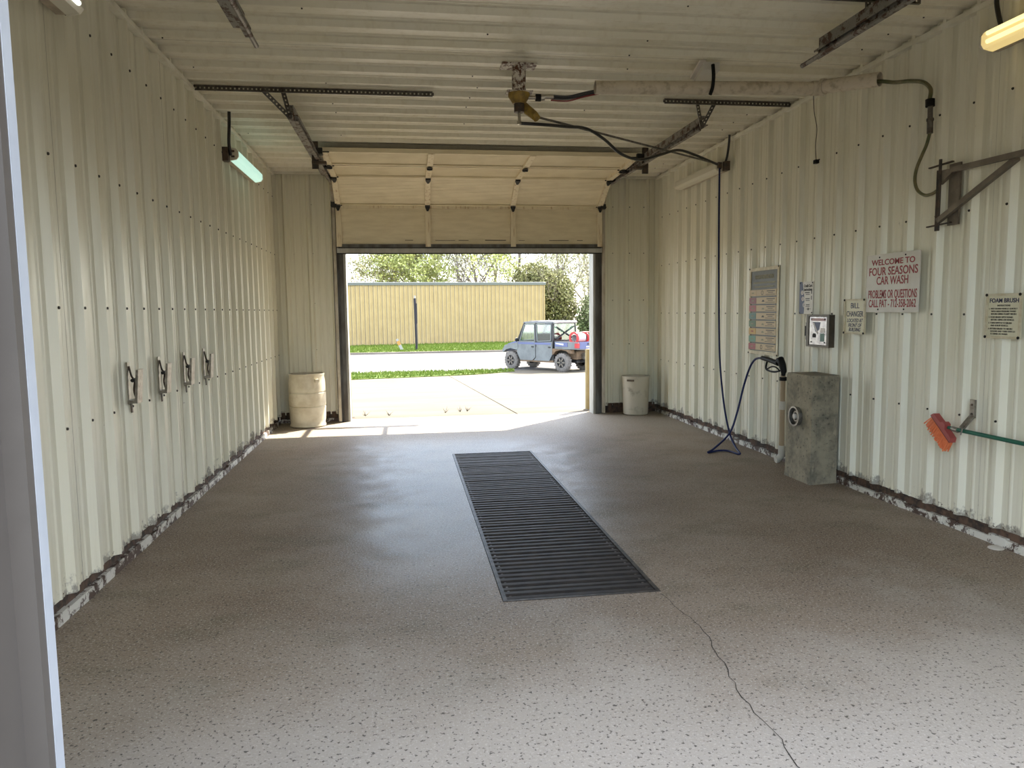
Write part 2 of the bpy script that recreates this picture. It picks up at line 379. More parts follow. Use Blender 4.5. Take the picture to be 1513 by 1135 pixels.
# floor with a pit for the grate
GX0, GX1, GY0, GY1 = .492, 1.302, 3.72, 7.76
fl = MB()
X0, X1, Y0, Y1 = -1.78, 3.73, 1.45, 10.65
xs, ys = (X0, GX0-.02, GX1+.02, X1), (Y0, GY0-.02, GY1+.02, Y1)
for i in range(3):
    for j in range(3):
        if i == 1 and j == 1: continue
        fl.add([(xs[i], ys[j], 0), (xs[i+1], ys[j], 0), (xs[i+1], ys[j+1], 0), (xs[i], ys[j+1], 0)], [(0, 1, 2, 3)])
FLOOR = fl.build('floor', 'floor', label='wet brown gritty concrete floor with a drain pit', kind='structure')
a, b, c, d = xs[1], xs[2], ys[1], ys[2]
pit = MB().add([(a, c, 0), (b, c, 0), (b, d, 0), (a, d, 0), (a, c, -.5), (b, c, -.5), (b, d, -.5), (a, d, -.5)],
               [(0, 1, 5, 4), (1, 2, 6, 5), (2, 3, 7, 6), (3, 0, 4, 7), (4, 5, 6, 7)]).build('drain_pit', 'pit', FLOOR)
def crack(pts, wd, parent, name='crack', mat='crack', z=.0015):
    P = []
    for (a, b) in zip(pts, pts[1:]):
        n = max(2, int((Vector(b)-Vector(a)).length/.05))
        for k in range(n):
            q = Vector(a).lerp(Vector(b), k/n); P.append((q.x+random.uniform(-.012, .012), q.y+random.uniform(-.01, .01)))
    m = MB(); m.add([(x-wd/2*random.uniform(.4, 1.3), y, z) for x, y in P]+[(x+wd/2*random.uniform(.4, 1.3), y, z) for x, y in P],
                    [(i, i+1, i+1+len(P), i+len(P)) for i in range(len(P)-1)]); return m.build(name, mat, parent)
crack([(1.31, 3.68, 0), (1.356, 3.29, 0), (1.309, 2.88, 0), (1.256, 2.60, 0), (1.259, 2.37, 0), (1.25, 2.1, 0), (1.27, 1.5, 0)], .0042, FLOOR)

# side walls
LPH, RPH, BPH, CPH = 3.957, 4.108, -.92, 6.46
wl_ = MB().box(XL-.14, XL-.03, 1.45, 10.65, 0, 3.6).build('wall_left', 'backing', label='cream ribbed steel wall with steel mat clips', kind='structure')
wr_ = MB().box(XR+.03, XR+.14, 1.45, 10.65, 0, 3.6).build('wall_right', 'backing', label='cream ribbed steel wall carrying the signs', kind='structure')
sheets('wall_panel', YF, YB, LPH, .105, ZC, lambda u, h, l: (XL+h, u, l), 'panel', wl_)
sheets('wall_panel', YF, YB, RPH, .105, ZC, lambda u, h, l: (XR-h, u, l), 'panel', wr_)
screws([(XL+RIBH, y, z) for z in (.94, 1.541, 2.278, 3.036) for y in rows(1.7, 10.4, LPH)], (1, 0, 0), wl_)
screws([(XR-RIBH, y, z) for z in (.779, 1.44, 2.105, 2.778) for y in rows(1.7, 10.4, RPH)], (-1, 0, 0), wr_)
MB().box(XL-.03, XL-.003, YF, YB, 0, .2).build('sill_board', 'rot', wl_); MB().box(XR+.003, XR+.03, YF, YB, 0, .2).build('sill_board', 'rot', wr_)
def ragged(x, nx, name, lab):
    root = MB(); y = YF; 
    while y < YB-.01:                       # uneven, corroded strip
        y2 = min(YB, y+random.uniform(.12, .3)); h = .052+random.uniform(-.012, .010); t = .026+random.uniform(-.004, .004)
        a, b = sorted((x, x+nx*t)); root.box(a, b, y, y2+.004, 0, h); y = y2
    return root.build(name, 'basetrim', label=lab, kind='structure')
ragged(XL-.003, 1, 'baseboard_left', 'white steel base strip eaten by rust below the clips')
ragged(XR+.003, -1, 'baseboard_right', 'white steel base strip eaten by rust below the signs')
# far wall
wb = MB()
wb.box(XL, DL-.07, YB+.03, 10.65, 0, 3.6).box(DR+.07, XR, YB+.03, 10.65, 0, 3.6).box(DL-.07, DR+.07, YB+.03, 10.65, 2.44, 3.6)
WB = wb.build('wall_back', 'backing', label='cream ribbed steel end wall around the overhead door', kind='structure')
sheets('wall_panel', XL+.002, DL-.10, BPH, .105, ZC, lambda u, h, l: (u, YB-h, l), 'panel', WB)
sheets('wall_panel', DR+.12, XR-.002, 3.19, .105, ZC, lambda u, h, l: (u, YB-h, l), 'panel', WB)
screws([(x, YB, z) for z in (1.0, 1.63, 2.3, 2.95) for x in (-1.50, -1.19, 2.99, 3.24, 3.45)], (0, -1, 0), WB)
MB().box(XL, DL-.1, YB-.006, YB+.02, 0, .14).build('sill_board', 'rot', WB); MB().box(DR+.12, XR, YB-.006, YB+.02, 0, .14).build('sill_board', 'rot', WB)
MB().box(XL+.03, DL-.1, YB-.03, YB-.006, 0, .05).build('baseboard_back', 'basetrim', label='rusted base strip beside the far doorway', kind='structure')
# jambs of the far doorway
for s, x in ((-1, DL), (1, DR)):
    J = MB(); a, b = sorted((x, x+s*.075)); J.box(a, b, 10.43, 10.66, 0, 2.44)
    j = J.build('trim_1' if s < 0 else 'trim_2', 'jamb', label='pale steel jamb of the far doorway beside the '+('drum' if s < 0 else 'yellow bollard'), kind='structure')
    a, b = sorted((x+s*.03, x+s*.085)); MB().box(a, b, 10.412, 10.43, 0, 2.9).build('jamb_angle', 'jambdark', j)
    a, b = sorted((x+s*.085, x+s*.17)); MB().box(a, b, 10.445, 10.475, 0, 3.0).build('track_flange', 'jambdark', j)
hd = MB().box(DL, DR, 10.44, 10.66, 2.40, 2.46).build('trim_3', 'jamb', label='steel lintel above the far doorway', kind='structure')
# a rail on two arms over the outside of the doorway: only its shadow reaches the floor
TR = MB().bar((.25, 11.42, 2.60), (1.72, 11.42, 2.60), .09, .09).bar((1.32, 10.65, 2.62), (1.32, 11.42, 2.62), .045, .05).bar((.35, 10.65, 2.62), (.35, 11.42, 2.62), .045, .05)
TR.build('trim_4', 'jambdark', label='rail on two arms outside above the far doorway', kind='structure')
# front wall that the camera looks past
wf = MB().box(-3.4, -.80, 1.45, 1.60, 0, 3.6).box(2.73, 5.2, 1.45, 1.60, 0, 3.6).box(-.80, 2.73, 1.45, 1.60, 2.5, 3.6)
WF = wf.build('wall_front', 'frontgrey', label='grey steel front wall around the near doorway', kind='structure')
MB().box(-1.02, -.757, 1.60, 1.6285, 0, 2.5).build('trim_5', 'frontgrey', label='brown-grey flat steel trim face of the near doorway', kind='structure')
MB().box(-.83, -.7555, 1.6285, 1.664, 0, 2.5).build('trim_6', 'frontskyblue', label='white edge strip of the near door jamb with skylight blue in its colour', kind='structure')
# ceiling
CE = MB().box(XL-.14, XR+.14, 1.45, 10.65, ZC+.03, ZC+.2).build('ceiling', 'backing', label='cream ribbed steel ceiling with ribs running crosswise', kind='structure')
sheets('ceiling_panel', YF, YB, CPH, XL, XR, lambda u, h, l: (l, u, ZC-h), 'cpanel', CE)
sp = []
for x in (-1.55, -.6, .62, 1.75, 3.4):
    for y in rows(1.7, 10.3, CPH):
        if random.random() < .45: sp.append((x+random.uniform(-.05, .05), y, ZC-RIBH))
screws(sp, (0, 0, -1), CE, .0062)
MB().box(XL+.002, XL+.050, YF, YB, ZC-.074, ZC-.041).build('trim_7', 'trim', label='white angle strip where the clip wall meets the ceiling', kind='structure')
MB().box(XR-.050, XR-.002, YF, YB, ZC-.074, ZC-.041).build('trim_8', 'trim', label='white angle strip where the sign wall meets the ceiling', kind='structure')
MB().box(XL+.05, XR-.05, YB-.05, YB-.036, ZC-.07, ZC-.034).build('trim_9', 'trim', label='white angle strip between ceiling and end wall', kind='structure')
MB().box(-3.4, 5.2, 1.40, 10.70, 3.62, 3.80).build('roof', 'bldroof', label='flat steel roof over the wash bay', kind='structure')

# ------------------------------------------------------------------ overhead doors and tracks
def tracks(root, yd, sg, yend, xl, xr):
    """C-section track: up the jamb, round the bend, along under the ceiling. sg=-1 runs towards the camera"""
    zt, R = 3.20, .36
    path = [(0, yd, .02), (0, yd, zt-R)]; nr = [(0, sg, 0), (0, sg, 0)]
    for k in range(1, 8):
        a = math.pi/2*k/8; path.append((0, yd+sg*R*(1-math.cos(a)), zt-R+R*math.sin(a))); nr.append((0, sg*math.cos(a), -math.sin(a)))
    path += [(0, yd+sg*R, zt), (0, yend, zt)]; nr += [(0, 0, -1)]*2
    for x, s in ((xl, 1), (xr, -1)):
        prof = [(0, -.028), (.035*s, -.028), (.035*s, -.016), (.030*s, -.016), (.030*s, -.023), (.005*s, -.023), (.005*s, .023), (.030*s, .023), (.030*s, .016), (.035*s, .016), (.035*s, .028), (0, .028)]
        k = len(path)-2; pp = [(x, p[1], p[2]) for p in path]
        t = MB().sweep(prof, pp[k:], nr[k:], (1, 0, 0)).build('door_track', 'track', root)
        MB().sweep(prof, pp[:k+1], nr[:k+1], (1, 0, 0)).build('upright_track', 'galvpale', root)
        MB().bar((x-s*.002, yd+sg*.5, zt+.06), (x-s*.002, yend, zt+.06), .006, .10).bar((x-s*.035, yd+sg*.5, zt+.108), (x-s*.035, yend, zt+.108), .07, .006).bar((x-s*.035, yd+sg*.5, zt+.028), (x-s*.035, yend, zt+.028), .07, .006).build('track_angle', 'track', t)
D1 = thing('door_1', (.965, 10.35, 2.32), 'beige sectional overhead door rolled up under the ceiling at the far doorway', kind='structure')
tracks(D1, 10.36, -1, 6.93, -.905, 2.835)
J = [(10.335, 2.325), (10.335, 2.93), (9.845, 3.235), (9.24, 3.262), (8.655, 3.302)]
DX0, DX1 = -.855, 2.785
for i in range(4):
    (ya, za), (yb, zb) = J[i], J[i+1]; up = Vector((0, yb-ya, zb-za)); L = up.length; up.normalize(); nv = Vector((1, 0, 0)).cross(up); 
    if nv.y > 0 or (abs(nv.y) < .2 and nv.z > 0): nv = -nv
    def bx(m, x0, x1, n0, n1, s0, s1):
        c = Vector((0, ya, za)); pts = [c+Vector((x, 0, 0))+nv*nn+up*ss for x in (x0, x1) for nn in (n0, n1) for ss in (s0, s1)]
        return m.add(pts, [(0, 1, 3, 2), (4, 6, 7, 5), (0, 4, 5, 1), (2, 3, 7, 6), (0, 2, 6, 4), (1, 5, 7, 3)])
    m = MB(); bx(m, DX0, DX1, -.02, .004, .004, L-.004)
    for k in range(14):                                  # fine horizontal flutes of the skin
        s0 = .06+(L-.12)*k/14; bx(m, DX0+.05, DX1-.05, .004, .0065, s0, s0+.018)
    sec = m.build('door_section', 'doorpanel', D1)
    rl = MB(); bx(rl, DX0, DX1, .004, .030, L-.045, L-.004); rl.build('top_rail', 'stile' if i == 0 else 'doorpanel', sec)
    if i == 0:
        rl = MB(); bx(rl, DX0, DX1, .004, .036, .035, .085); rl.build('bottom_rail', 'jambdark', sec)
        rl = MB(); bx(rl, DX0, DX1, -.015, .020, -.03, .03); rl.build('bottom_strip', 'jamb', sec)
        rl = MB(); bx(rl, DX0, DX1, -.01, .012, -.045, -.03); bx(rl, DX0+.02, DX1-.02, .030, .040, .03, .042); rl.build('rubber_seal', 'seal', sec)
        rl = MB(); x = .05
        for k in range(7): bx(rl, x, x+random.uniform(.08, .3), .0066, .0085, .135, .135+random.uniform(.004, .011)); x += random.uniform(.25, .5)
        rl.build('split_skin', 'seal', sec)
    else:
        rl = MB(); bx(rl, DX0, DX1, .004, .024, .004, .035); rl.build('bottom_rail', 'doorpanel', sec)
    for x in (DX0+.035, .36, 1.525, DX1-.035):
        st = MB(); bx(st, x-.035, x+.035, .004, .040, .05 if i == 0 else .006, L-.006); st.build('stile', 'stile', sec)
        if i == 3: continue
        hg = MB(); c = Vector((x, ya, za))+up*L+nv*.047           # diamond-shaped hinge with a barrel
        q = [(-.012, -.085), (.012, -.085), (.034, -.03), (.034, .03), (.014, .075), (-.014, .075), (-.034, .03), (-.034, -.03)]
        hg.prism([c+Vector((a, 0, 0))+up*b for a, b in q], nv*.008); hg.cyl(c+Vector((-.032, 0, 0))+nv*.012, c+Vector((.032, 0, 0))+nv*.012, .012, 8)
        hg.build('hinge', 'hinge', sec)
    for x, s in ((DX0-.01, -1), (DX1+.01, 1)):
        ro = MB(); c = Vector((x, ya, za))+up*(L-.01)+nv*.03; ro.cyl(c-Vector((s*.10, 0, 0)), c+Vector((s*.05, 0, 0)), .008, 8); ro.box(c.x-.045, c.x+.03, c.y-.05, c.y+.05, c.z-.03, c.z+.035)
        ro.build('roller_bracket', 'hinge', sec)
for x in (-.915, 2.85):
    MB().box(x-.035, x+.035, 8.62, 8.645, 3.08, ZC-.034).box(x-.035, x+.12*(1 if x < 0 else -1)+.0, 8.60, 8.67, 3.13, 3.16).build('track_strap', 'darksteel', D1)
D2 = thing('door_2', (.965, 1.75, 2.6), 'rusty horizontal door tracks hanging over the near end of the bay', kind='structure')
tracks(D2, 1.75, 1, 4.90, -.905, 2.835)
for x in (-.87, 2.80): MB().tube([(x, 4.3, 3.175), (x, 5.05, 3.175)], .016, 8).build('track_rod', 'track', D2)
# perforated hanger angles
def perforated(a, b, w, parent, name, off):
    """L-angle with punched holes built as rungs between two edges"""
    a, b = Vector(a), Vector(b); d = (b-a); L = d.length; d.normalize(); off = Vector(off); sd = d.cross(off).normalized(); m = MB()
    n = max(2, int(L/.034)); 
    for s in (-1, 1): m.obox((a+b)/2+sd*s*w*.34, d*L/2, sd*w*.18, off*.002)
    for k in range(n+1): m.obox(a+d*(L*k/n), d*.011, sd*w*.28, off*.002)
    m.obox((a+b)/2+sd*w*.5+off*w*.2, d*L/2, sd*.0015, off*w*.2)
    return m.build(name, 'galv', parent)
def hanger_set(label, x0, x1, y, tops, foot):
    t = thing('ceiling_strut', ((x0+x1)/2, y, ZC-.05), label, 'strut', 'perforated steel door-track hangers')
    perforated((x0, y, ZC-.038), (x1, y, ZC-.038), .045, t, 'perforated_angle', (0, -1, 0))
    for q in tops: perforated((q, y, ZC-.04), foot, .036, t, 'hanger_leg', (0, -1, 0))
    return t
hanger_set('perforated steel strut on the ceiling above the cool-lit lamp', XL+.04, .30, 6.70, (-1.12, -.955), (-.925, 6.88, 3.19))
hanger_set('perforated steel strut on the ceiling under the white pipe', 2.39, XR-.06, 6.70, (2.70, 2.87), (2.82, 6.88, 3.19))
hanger_set('perforated steel hanger above the near track by the warm lamp', 2.55, 3.2, 4.40, (2.86, 3.02), (2.86, 4.40, 3.25))

# ------------------------------------------------------------------ floor grate
G = thing('floor_grate', ((GX0+GX1)/2, (GY0+GY1)/2, 0), 'long black slatted steel drain grate set in the floor', 'grate')
GF = MB(); e = .018
GF.box(GX0-e, GX0+.004, GY0-e, GY1+e, -.06, .004).box(GX1-.004, GX1+e, GY0-e, GY1+e, -.06, .004).box(GX0, GX1, GY0-e, GY0, -.06, .003).box(GX0, GX1, GY1, GY1+e, -.06, .003)
GF.build('grate_frame', 'grateframe', G)
for x in (GX0+.03, GX1-.03): MB().box(x-.006, x+.006, GY0, GY1, -.055, -.006).build('side_rail', 'grateframe', G)
n = 60; me = None
for k in range(n):
    y = GY0+(k+.5)*(GY1-GY0)/n
    if me is None:
        m = MB(); w2, h = .0305, .014                       # shallow rounded slat
        pr = [(-w2, -.02), (-w2, -.008), (-w2*.55, -.001), (w2*.55, -.001), (w2, -.008), (w2, -.02)]
        m.prism([(GX0+.005, a, b) for a, b in pr], (GX1-GX0-.01, 0, 0)); me = m.mesh('grate_bar', 'gratebar', False, ((GX0+GX1)/2, 0, 0))
    place(me, 'grate_bar', Matrix.Translation(((GX0+GX1)/2, y, random.uniform(-.003, .001))) @ Matrix.Rotation(random.uniform(-.03, .03), 4, 'X'), G)

# ------------------------------------------------------------------ drums
DM = thing('plastic_drum', (-1.29, 10.15, 0), 'cream plastic drum with two hoops in the sunny corner', 'drum')
r = .238
MB().lathe((-1.29, 10.15, 0), (0, 0, 1), [(0, .004), (r-.02, .004), (r-.004, .012), (r-.004, .03), (r-.014, .05), (r-.005, .1), (r, .2), (r+.002, .268), (r-.007, .274), (r-.007, .282), (r+.002, .288), (r+.003, .38), (r+.002, .452), (r-.007, .458), (r-.007, .466), (r+.001, .472), (r-.002, .6), (r-.012, .675), (r-.006, .69), (r-.006, .705), (r-.018, .705), (r-.02, .67)], 40).build('drum_body', 'drum', DM, True)
MB().lathe((-1.29, 10.15, 0), (0, 0, 1), [(r-.018, .70), (r-.016, .3), (r-.03, .03), (0, .03)], 40).build('drum_inside', 'drumin', DM, True)
MB().obox((-1.14, 9.955, .62), (.022, .016, 0), (.012, -.016, 0), (0, 0, .02)).build('bung', 'drum', DM)
TC = thing('trash_can', (3.265, 10.26, 0), 'grimy white tapered trash can in the far shaded corner', 'trash can')
r = .182
MB().lathe((3.265, 10.26, 0), (0, 0, 1), [(0, .004), (r-.02, .004), (r-.006, .015), (r+.004, .3), (r+.012, .53), (r+.018, .535), (r+.018, .556), (r+.008, .556), (r+.004, .5), (r-.02, .04), (0, .04)], 36).build('can_body', 'can', TC, True)
MB().obox((3.265-.125, 10.26-.152, .50), (.040, -.030, 0), (.008, .012, 0), (0, 0, .012)).build('hand_slot', 'drumin', TC)

# ------------------------------------------------------------------ concrete post, gun, hose, boom
CP = thing('concrete_post', (3.5, 5.97, 0), 'mossy square concrete post against the sign wall', 'post')
PX, PY0, PY1, PH = 3.365, 5.775, 6.185, .925
m = MB(); ring = [(PX, PY0), (XR-.036, PY0+.03), (XR-.036, PY1), (PX-.005, PY1)]
prof = [(0, 1.03), (.06, 1.0), (.5, .995), (PH-.02, 1.0), (PH, .97)]; cxp, cyp = 3.5, 5.98; vsx = []
for z, s in prof: vsx += [(cxp+(x-cxp)*(s if x < 3.5 else 1), cyp+(y-cyp)*s, z) for x, y in ring]
m.add(vsx, [(i*4+k, i*4+(k+1) % 4, i*4+4+(k+1) % 4, i*4+4+k) for i in range(4) for k in range(4)]+[(0, 1, 2, 3), (16, 17, 18, 19)])
m.build('post_body', 'post', CP)
rc = Vector((PX, 0, 0)); q = atx(1174, 615, PX-.03); rc.y, rc.z = q.y, q.z
H = MB().lathe(rc, (-1, 0, 0), [(.080, -.02), (.082, .028), (.090, .032), (.088, .042), (.074, .042), (.070, .006), (.045, .006), (.045, .022), (.034, .022), (.030, .005), (0, .005)], 28).build('holder_ring', 'steel', CP, True, label='round steel gun holder')
MB().lathe(rc+Vector((-.008, 0, 0)), (-1, 0, 0), [(.024, 0), (.022, .03), (0, .032)], 16).build('holder_core', 'signwhite', H, True)
PV = thing('drain_pipe', (3.59, 6.68, 0), 'tan vertical pipe with a white coupling beside the concrete post', 'pipe')
MB().cyl((3.588, 6.68, .10), (3.588, 6.68, .86), .024, 14).build('pipe', 'tan', PV, True)
MB().cyl((3.588, 6.68, .52), (3.588, 6.68, .60), .031, 14).build('coupling', 'pvcwhite', PV, True)
MB().tube(smooth_path([(3.588, 6.68, .17), (3.588, 6.68, .08), (3.56, 6.68, .04), (3.53, 6.68, .03)]), .032, 12).build('elbow', 'pvcwhite', PV, True)
MB().cyl((3.588, 6.68, .80), (3.588, 6.68, .835), .034, 10).build('clamp', 'black', PV, True)
# spray gun resting on the post's far corner
SG = thing('spray_gun', (3.40, 6.32, .93), 'black pressure-wash spray gun leaning at the post top', 'spray gun')
gx = 3.42
A = lambda px, py: atx(px, py, gx)
MB().tube([A(1126, 529), A(1134, 531), A(1142, 534), A(1150, 537)], [.020, .024, .022, .026], 10).build('barrel', 'black', SG, True)
MB().tube([A(1150, 533), A(1153, 532), A(1156, 539), A(1158, 549), A(1157, 555)], [.028, .036, .033, .026, .016], 10).build('grip', 'black', SG, True)
MB().tube(smooth_path([A(1135, 531), A(1132.5, 538), A(1132, 545), A(1138, 548.5), A(1145, 549.5), A(1152, 548)]), .009, 8).build('trigger_guard', 'black', SG, True)
MB().tube(smooth_path([A(1134, 545), A(1140, 542), A(1146, 542.5), A(1151, 547)]), .007, 8).build('trigger', 'black', SG, True)
# boom
SW = Vector((.925, 5.86, 0)); BE = Vector((3.40, 7.79, 3.035)); B0 = Vector((1.035, 5.82, 2.985))
BM = thing('ceiling_boom', (SW.x, SW.y, ZC-.034), 'yellow swivel boom with a thin rod and black hose under the ceiling', 'boom')
m = MB().box(SW.x-.135, SW.x+.135, SW.y-.06, SW.y+.10, ZC-.046, ZC-.034).build('base_plate', 'rustwhite', BM)
MB().cyl((SW.x, SW.y, 3.17), (SW.x, SW.y, ZC-.046), .053, 20).build('pedestal', 'rustwhite', BM, True)
MB().box(SW.x-.10, SW.x+.10, SW.y-.06, SW.y+.06, 3.160, 3.172).build('lower_plate', 'rustwhite', BM)
MB().lathe((SW.x, SW.y, 3.16), (0, 0, -1), [(0, 0), (.085, 0), (.085, .02), (.065, .05), (.05, .075), (0, .078)], 22).build('swivel_body', 'yellow', BM, True)
MB().cyl((SW.x, SW.y, 3.02), (SW.x, SW.y, 3.085), .040, 16).build('swivel_collar', 'darksteel', BM, True)
bd = (BE-B0); bd.z = 0; bd.normalize()
MB().tube([Vector((SW.x, SW.y, 3.075)), Vector((SW.x, SW.y, 3.07))+bd*.055, B0+bd*.005+Vector((0, 0, .005)), B0+bd*.035+Vector((0, 0, -.012))], [.036, .040, .034, .030], 8).build('swivel_arm', 'yellow', BM, True)
MB().cyl(B0, BE, .0095, 8).build('boom_rod', 'galv', BM, True)
MB().cyl((SW.x, SW.y, 2.955), (SW.x, SW.y, 3.02), .012, 10).cyl((SW.x, SW.y, 2.93), (SW.x, SW.y, 2.955), .018, 8).build('lower_fitting', 'brass', BM, True)
def onboom(px, py):                         # pixel -> vertical plane that holds the boom
    n = Vector((-bd.y, bd.x, 0)); d = ray(px, py); t = (B0-CAMP).dot(n)/d.dot(n); return CAMP+d*t
hp = [Vector((SW.x, SW.y, 2.94))]+[onboom(*q) for q in ((800, 184), (835, 187), (866, 190), (893, 206), (917, 227), (945, 236), (975, 229), (1000, 222), (1022, 227), (1060, 243))]
MB().tube(smooth_path(hp, 5), .013, 8).build('boom_hose', 'blackhose', BM, True)
MB().obox(BE+Vector((0, 0, -.01)), (.02, 0, 0), (0, .02, 0), (0, 0, .03)).build('boom_tip', 'darksteel', BM)
fy, fz = SW.y-.02, 3.128
MB().cyl((SW.x+.07, fy, fz), (1.06, fy, fz), .015, 10).cyl((1.06, fy, fz), (1.12, fy, fz+.005), .024, 8).cyl((1.12, fy, fz+.01), (1.19, fy, fz+.01), .018, 10).build('inlet_fitting', 'brass', BM, True)
MB().cyl((1.05, fy-.005, fz), (1.09, fy-.005, fz), .028, 8).build('valve_knob', 'black', BM, True)
MB().tube(smooth_path([(1.18, fy, fz+.018), (1.3, fy-.02, fz+.01), (1.42, fy-.05, fz+.032), (1.55, fy-.1, fz+.05)]), .009, 8).tube(smooth_path([(1.18, fy, fz), (1.3, fy-.02, fz-.005), (1.42, fy-.05, fz+.018), (1.55, fy-.1, fz+.035)]), .009, 8).build('inlet_hose', 'blackhose', BM, True)
MB().tube(smooth_path([(1.17, fy, fz-.015), (1.3, fy-.02, fz-.022), (1.42, fy-.05, fz+.004), (1.55, fy-.1, fz+.022)]), .006, 8).build('inlet_hose', 'redhose', BM, True)
# pressure hose: boom tip, floor, gun
hz = [BE+Vector((0, 0, -.04)), Vector((3.40, 7.78, 2.2)), atx(1062.5, 480, 3.40), atx(1064, 540, 3.41), atx(1070, 600, 3.41), atx(1078, 640, 3.40), atx(1087, 661, 3.395), atz(1093, 671, .013), atz(1075, 666, .013), atz(1060, 666, .013), atz(1046, 668.5, .013),
      atx(1056, 662, 3.18), atx(1078, 640, 3.27), atx(1089, 610, 3.34), atx(1099, 570, 3.39), atx(1108, 543, 3.41), atx(1116, 531, gx), atx(1126, 529, gx)]
PHs = thing('pressure_hose', (3.40, 7.4, 0), 'blue pressure hose hanging from the boom and looped on the floor', 'hose')
MB().tube(smooth_path(hz, 8), .0105, 8).build('hose', 'bluehose', PHs, True)
# big white pipe that carries the hoses across the ceiling
WP = thing('ceiling_pipe', (2.4, 5.66, 3.14), 'thick dusty white plastic pipe slung across the ceiling', 'pipe')
P0, P1 = Vector((1.485, 5.70, 3.178)), Vector((3.27, 5.62, 3.20)); P2, P3 = Vector((3.27, 5.60, 3.205)), Vector((3.50, 5.21, 3.155))
def openpipe(a, b, r, ri):
    return MB().lathe(a, b-a, [(ri, 0), (r, 0), (r, (b-a).length), (ri, (b-a).length), (ri, 0)], 24)
openpipe(P0, P1, .049, .044).build('pipe_run', 'pvc', WP, True)
openpipe(P2, P3, .052, .046).build('pipe_run', 'pvc', WP, True)
MB().cyl(P1-Vector((.07, -.003, .001)), P1+Vector((.03, -.01, 0)), .055, 20).build('coupling', 'pvc', WP, True)
MB().lathe(P2, P3-P2, [(.053, .0), (.061, .0), (.061, .03), (.053, .03)], 22).build('collar', 'pvc', WP, True)
bx_ = MB().bar((2.37, 5.60, 3.335), (2.37, 5.82, 3.30), .13, .06).build('hanger_box', 'pvcwhite', WP)
MB().bar((2.30, 5.80, 3.30), (2.30, 5.60, 3.37), .05, .02).build('hanger_cap', 'signwhite', bx_)
MB().tube(smooth_path([(2.375, 5.59, 3.34), (2.375, 5.575, 3.25), (2.37, 5.58, 3.17), (2.365, 5.61, 3.125)]), .014, 8).build('hanger_strap', 'black', WP, True)
WI = thing('hanging_wire', (3.56, 6.15, 2.76), 'thin wire with a small dark weight hanging on the sign wall', 'wire')
MB().tube(smooth_path([(3.42, 5.98, 3.30), atx(1203, 165, 3.55), atx(1207, 190, 3.58), atx(1205, 215, 3.60), atx(1206, 237, 3.605)]), .0032, 6).build('wire', 'darksteel', WI, True)
q = atx(1206, 239, 3.605); MB().obox(q, (.016, 0, 0), (0, .022, 0), (0, 0, .016)).cyl(q, q+Vector((0, -.05, .01)), .006, 6).build('weight', 'black', WI)
# green supply hose with valve
GH = thing('supply_hose', (3.60, 4.79, 2.26), 'green-brown supply hose with a black valve beside the swing bracket', 'hose')
s5 = lambda a, b, x=3.60: atx(1180+a/5.158, 80+b/5.158, x)
MB().tube(smooth_path([P3.lerp(P2, .4), P3+Vector((0, 0, -.015)), s5(730, 215, 3.56), s5(850, 205, 3.58), s5(950, 215, 3.59), s5(1005, 265), s5(1000, 340)], 6), .014, 8).build('upper_hose', 'greenhose', GH, True)
MB().cyl(s5(1002, 345), s5(1002, 400), .030, 10).build('valve', 'black', GH, True)
MB().cyl(s5(1004, 400), s5(1002, 500), .017, 10).cyl(s5(1002, 490), s5(1002, 510), .024, 8).cyl(s5(1002, 510), s5(1000, 605), .020, 10).build('fitting', 'galv', GH, True)
MB().tube(smooth_path([s5(1000, 600), s5(975, 690), s5(940, 770), s5(900, 870), s5(886, 960), s5(905, 1035), s5(960, 1075), s5(1015, 1065), s5(1062, 1035)], 6), .011, 8).build('lower_hose', 'greenhose', GH, True)
# swing bracket
SB = thing('swing_bracket', (3.58, 4.64, 2.0), 'grey-brown triangular steel swing bracket on the sign wall', 'bracket')
s8 = lambda a, b, x=3.58: atx(1360+a/8.1, 210+b/8.1, x)
MB().box(3.615, 3.628, 4.50, 4.60, 2.03, 2.43).build('wall_plate', 'brkt', SB)
MB().cyl((3.575, 4.635, 2.0), (3.575, 4.635, 2.47), .010, 8).cyl((3.575, 4.655, 2.0), (3.575, 4.655, 2.40), .008, 8).build('pivot_post', 'darksteel', SB, True)
MB().prism([s8(225, 345), s8(380, 310), s8(385, 355), s8(220, 510)], (.03, 0, 0)).build('gusset', 'brkt', SB)
MB().bar(s8(380, 332), (3.50, 3.2, 2.345), .028, .034).build('top_arm', 'brkt', SB)
MB().bar(s8(210, 945), s8(1165, 185), .028, .034).build('brace', 'brkt', SB)
for b, z in ((300, 2.43), (985, 2.035)): MB().bar((3.575, 4.74, z), (3.60, 4.55, z+.012), .02, .008).build('clip_tab', 'darksteel', SB)

# ------------------------------------------------------------------ signs
SX = 3.618
def sign(name, y0, y1, z0, z1, label, board, frame=None, th=.006, rim=.02):
    t = thing(name, (SX, (y0+y1)/2, z0), label, 'sign')
    MB().box(SX-th, SX, y0, y1, z0, z1).build('board', board, t)
    if frame:
        for a in ((y0, y1, z0, z0+rim), (y0, y1, z1-rim, z1), (y0, y0+rim, z0+rim, z1-rim), (y1-rim, y1, z0+rim, z1-rim)):
            MB().box(SX-th-.008, SX-th, *a).build('frame_strip', frame, t)
        for y in (y0+.008, y1-.008):
            for z in (z0+.008, z1-.008): MB().cyl((SX-th-.012, y, z), (SX-th-.006, y, z), .009, 8).build('bolt', 'black', t)
    return t
def line(t, body, zc, size, y, mat, width=None, th=.006, bold=0., shear=0., align='CENTER', name='lettering'):
    return text(name, body, size, (SX-th-.0008, y, zc), t, mat, width=width, bold=bold, shear=shear, align=align)
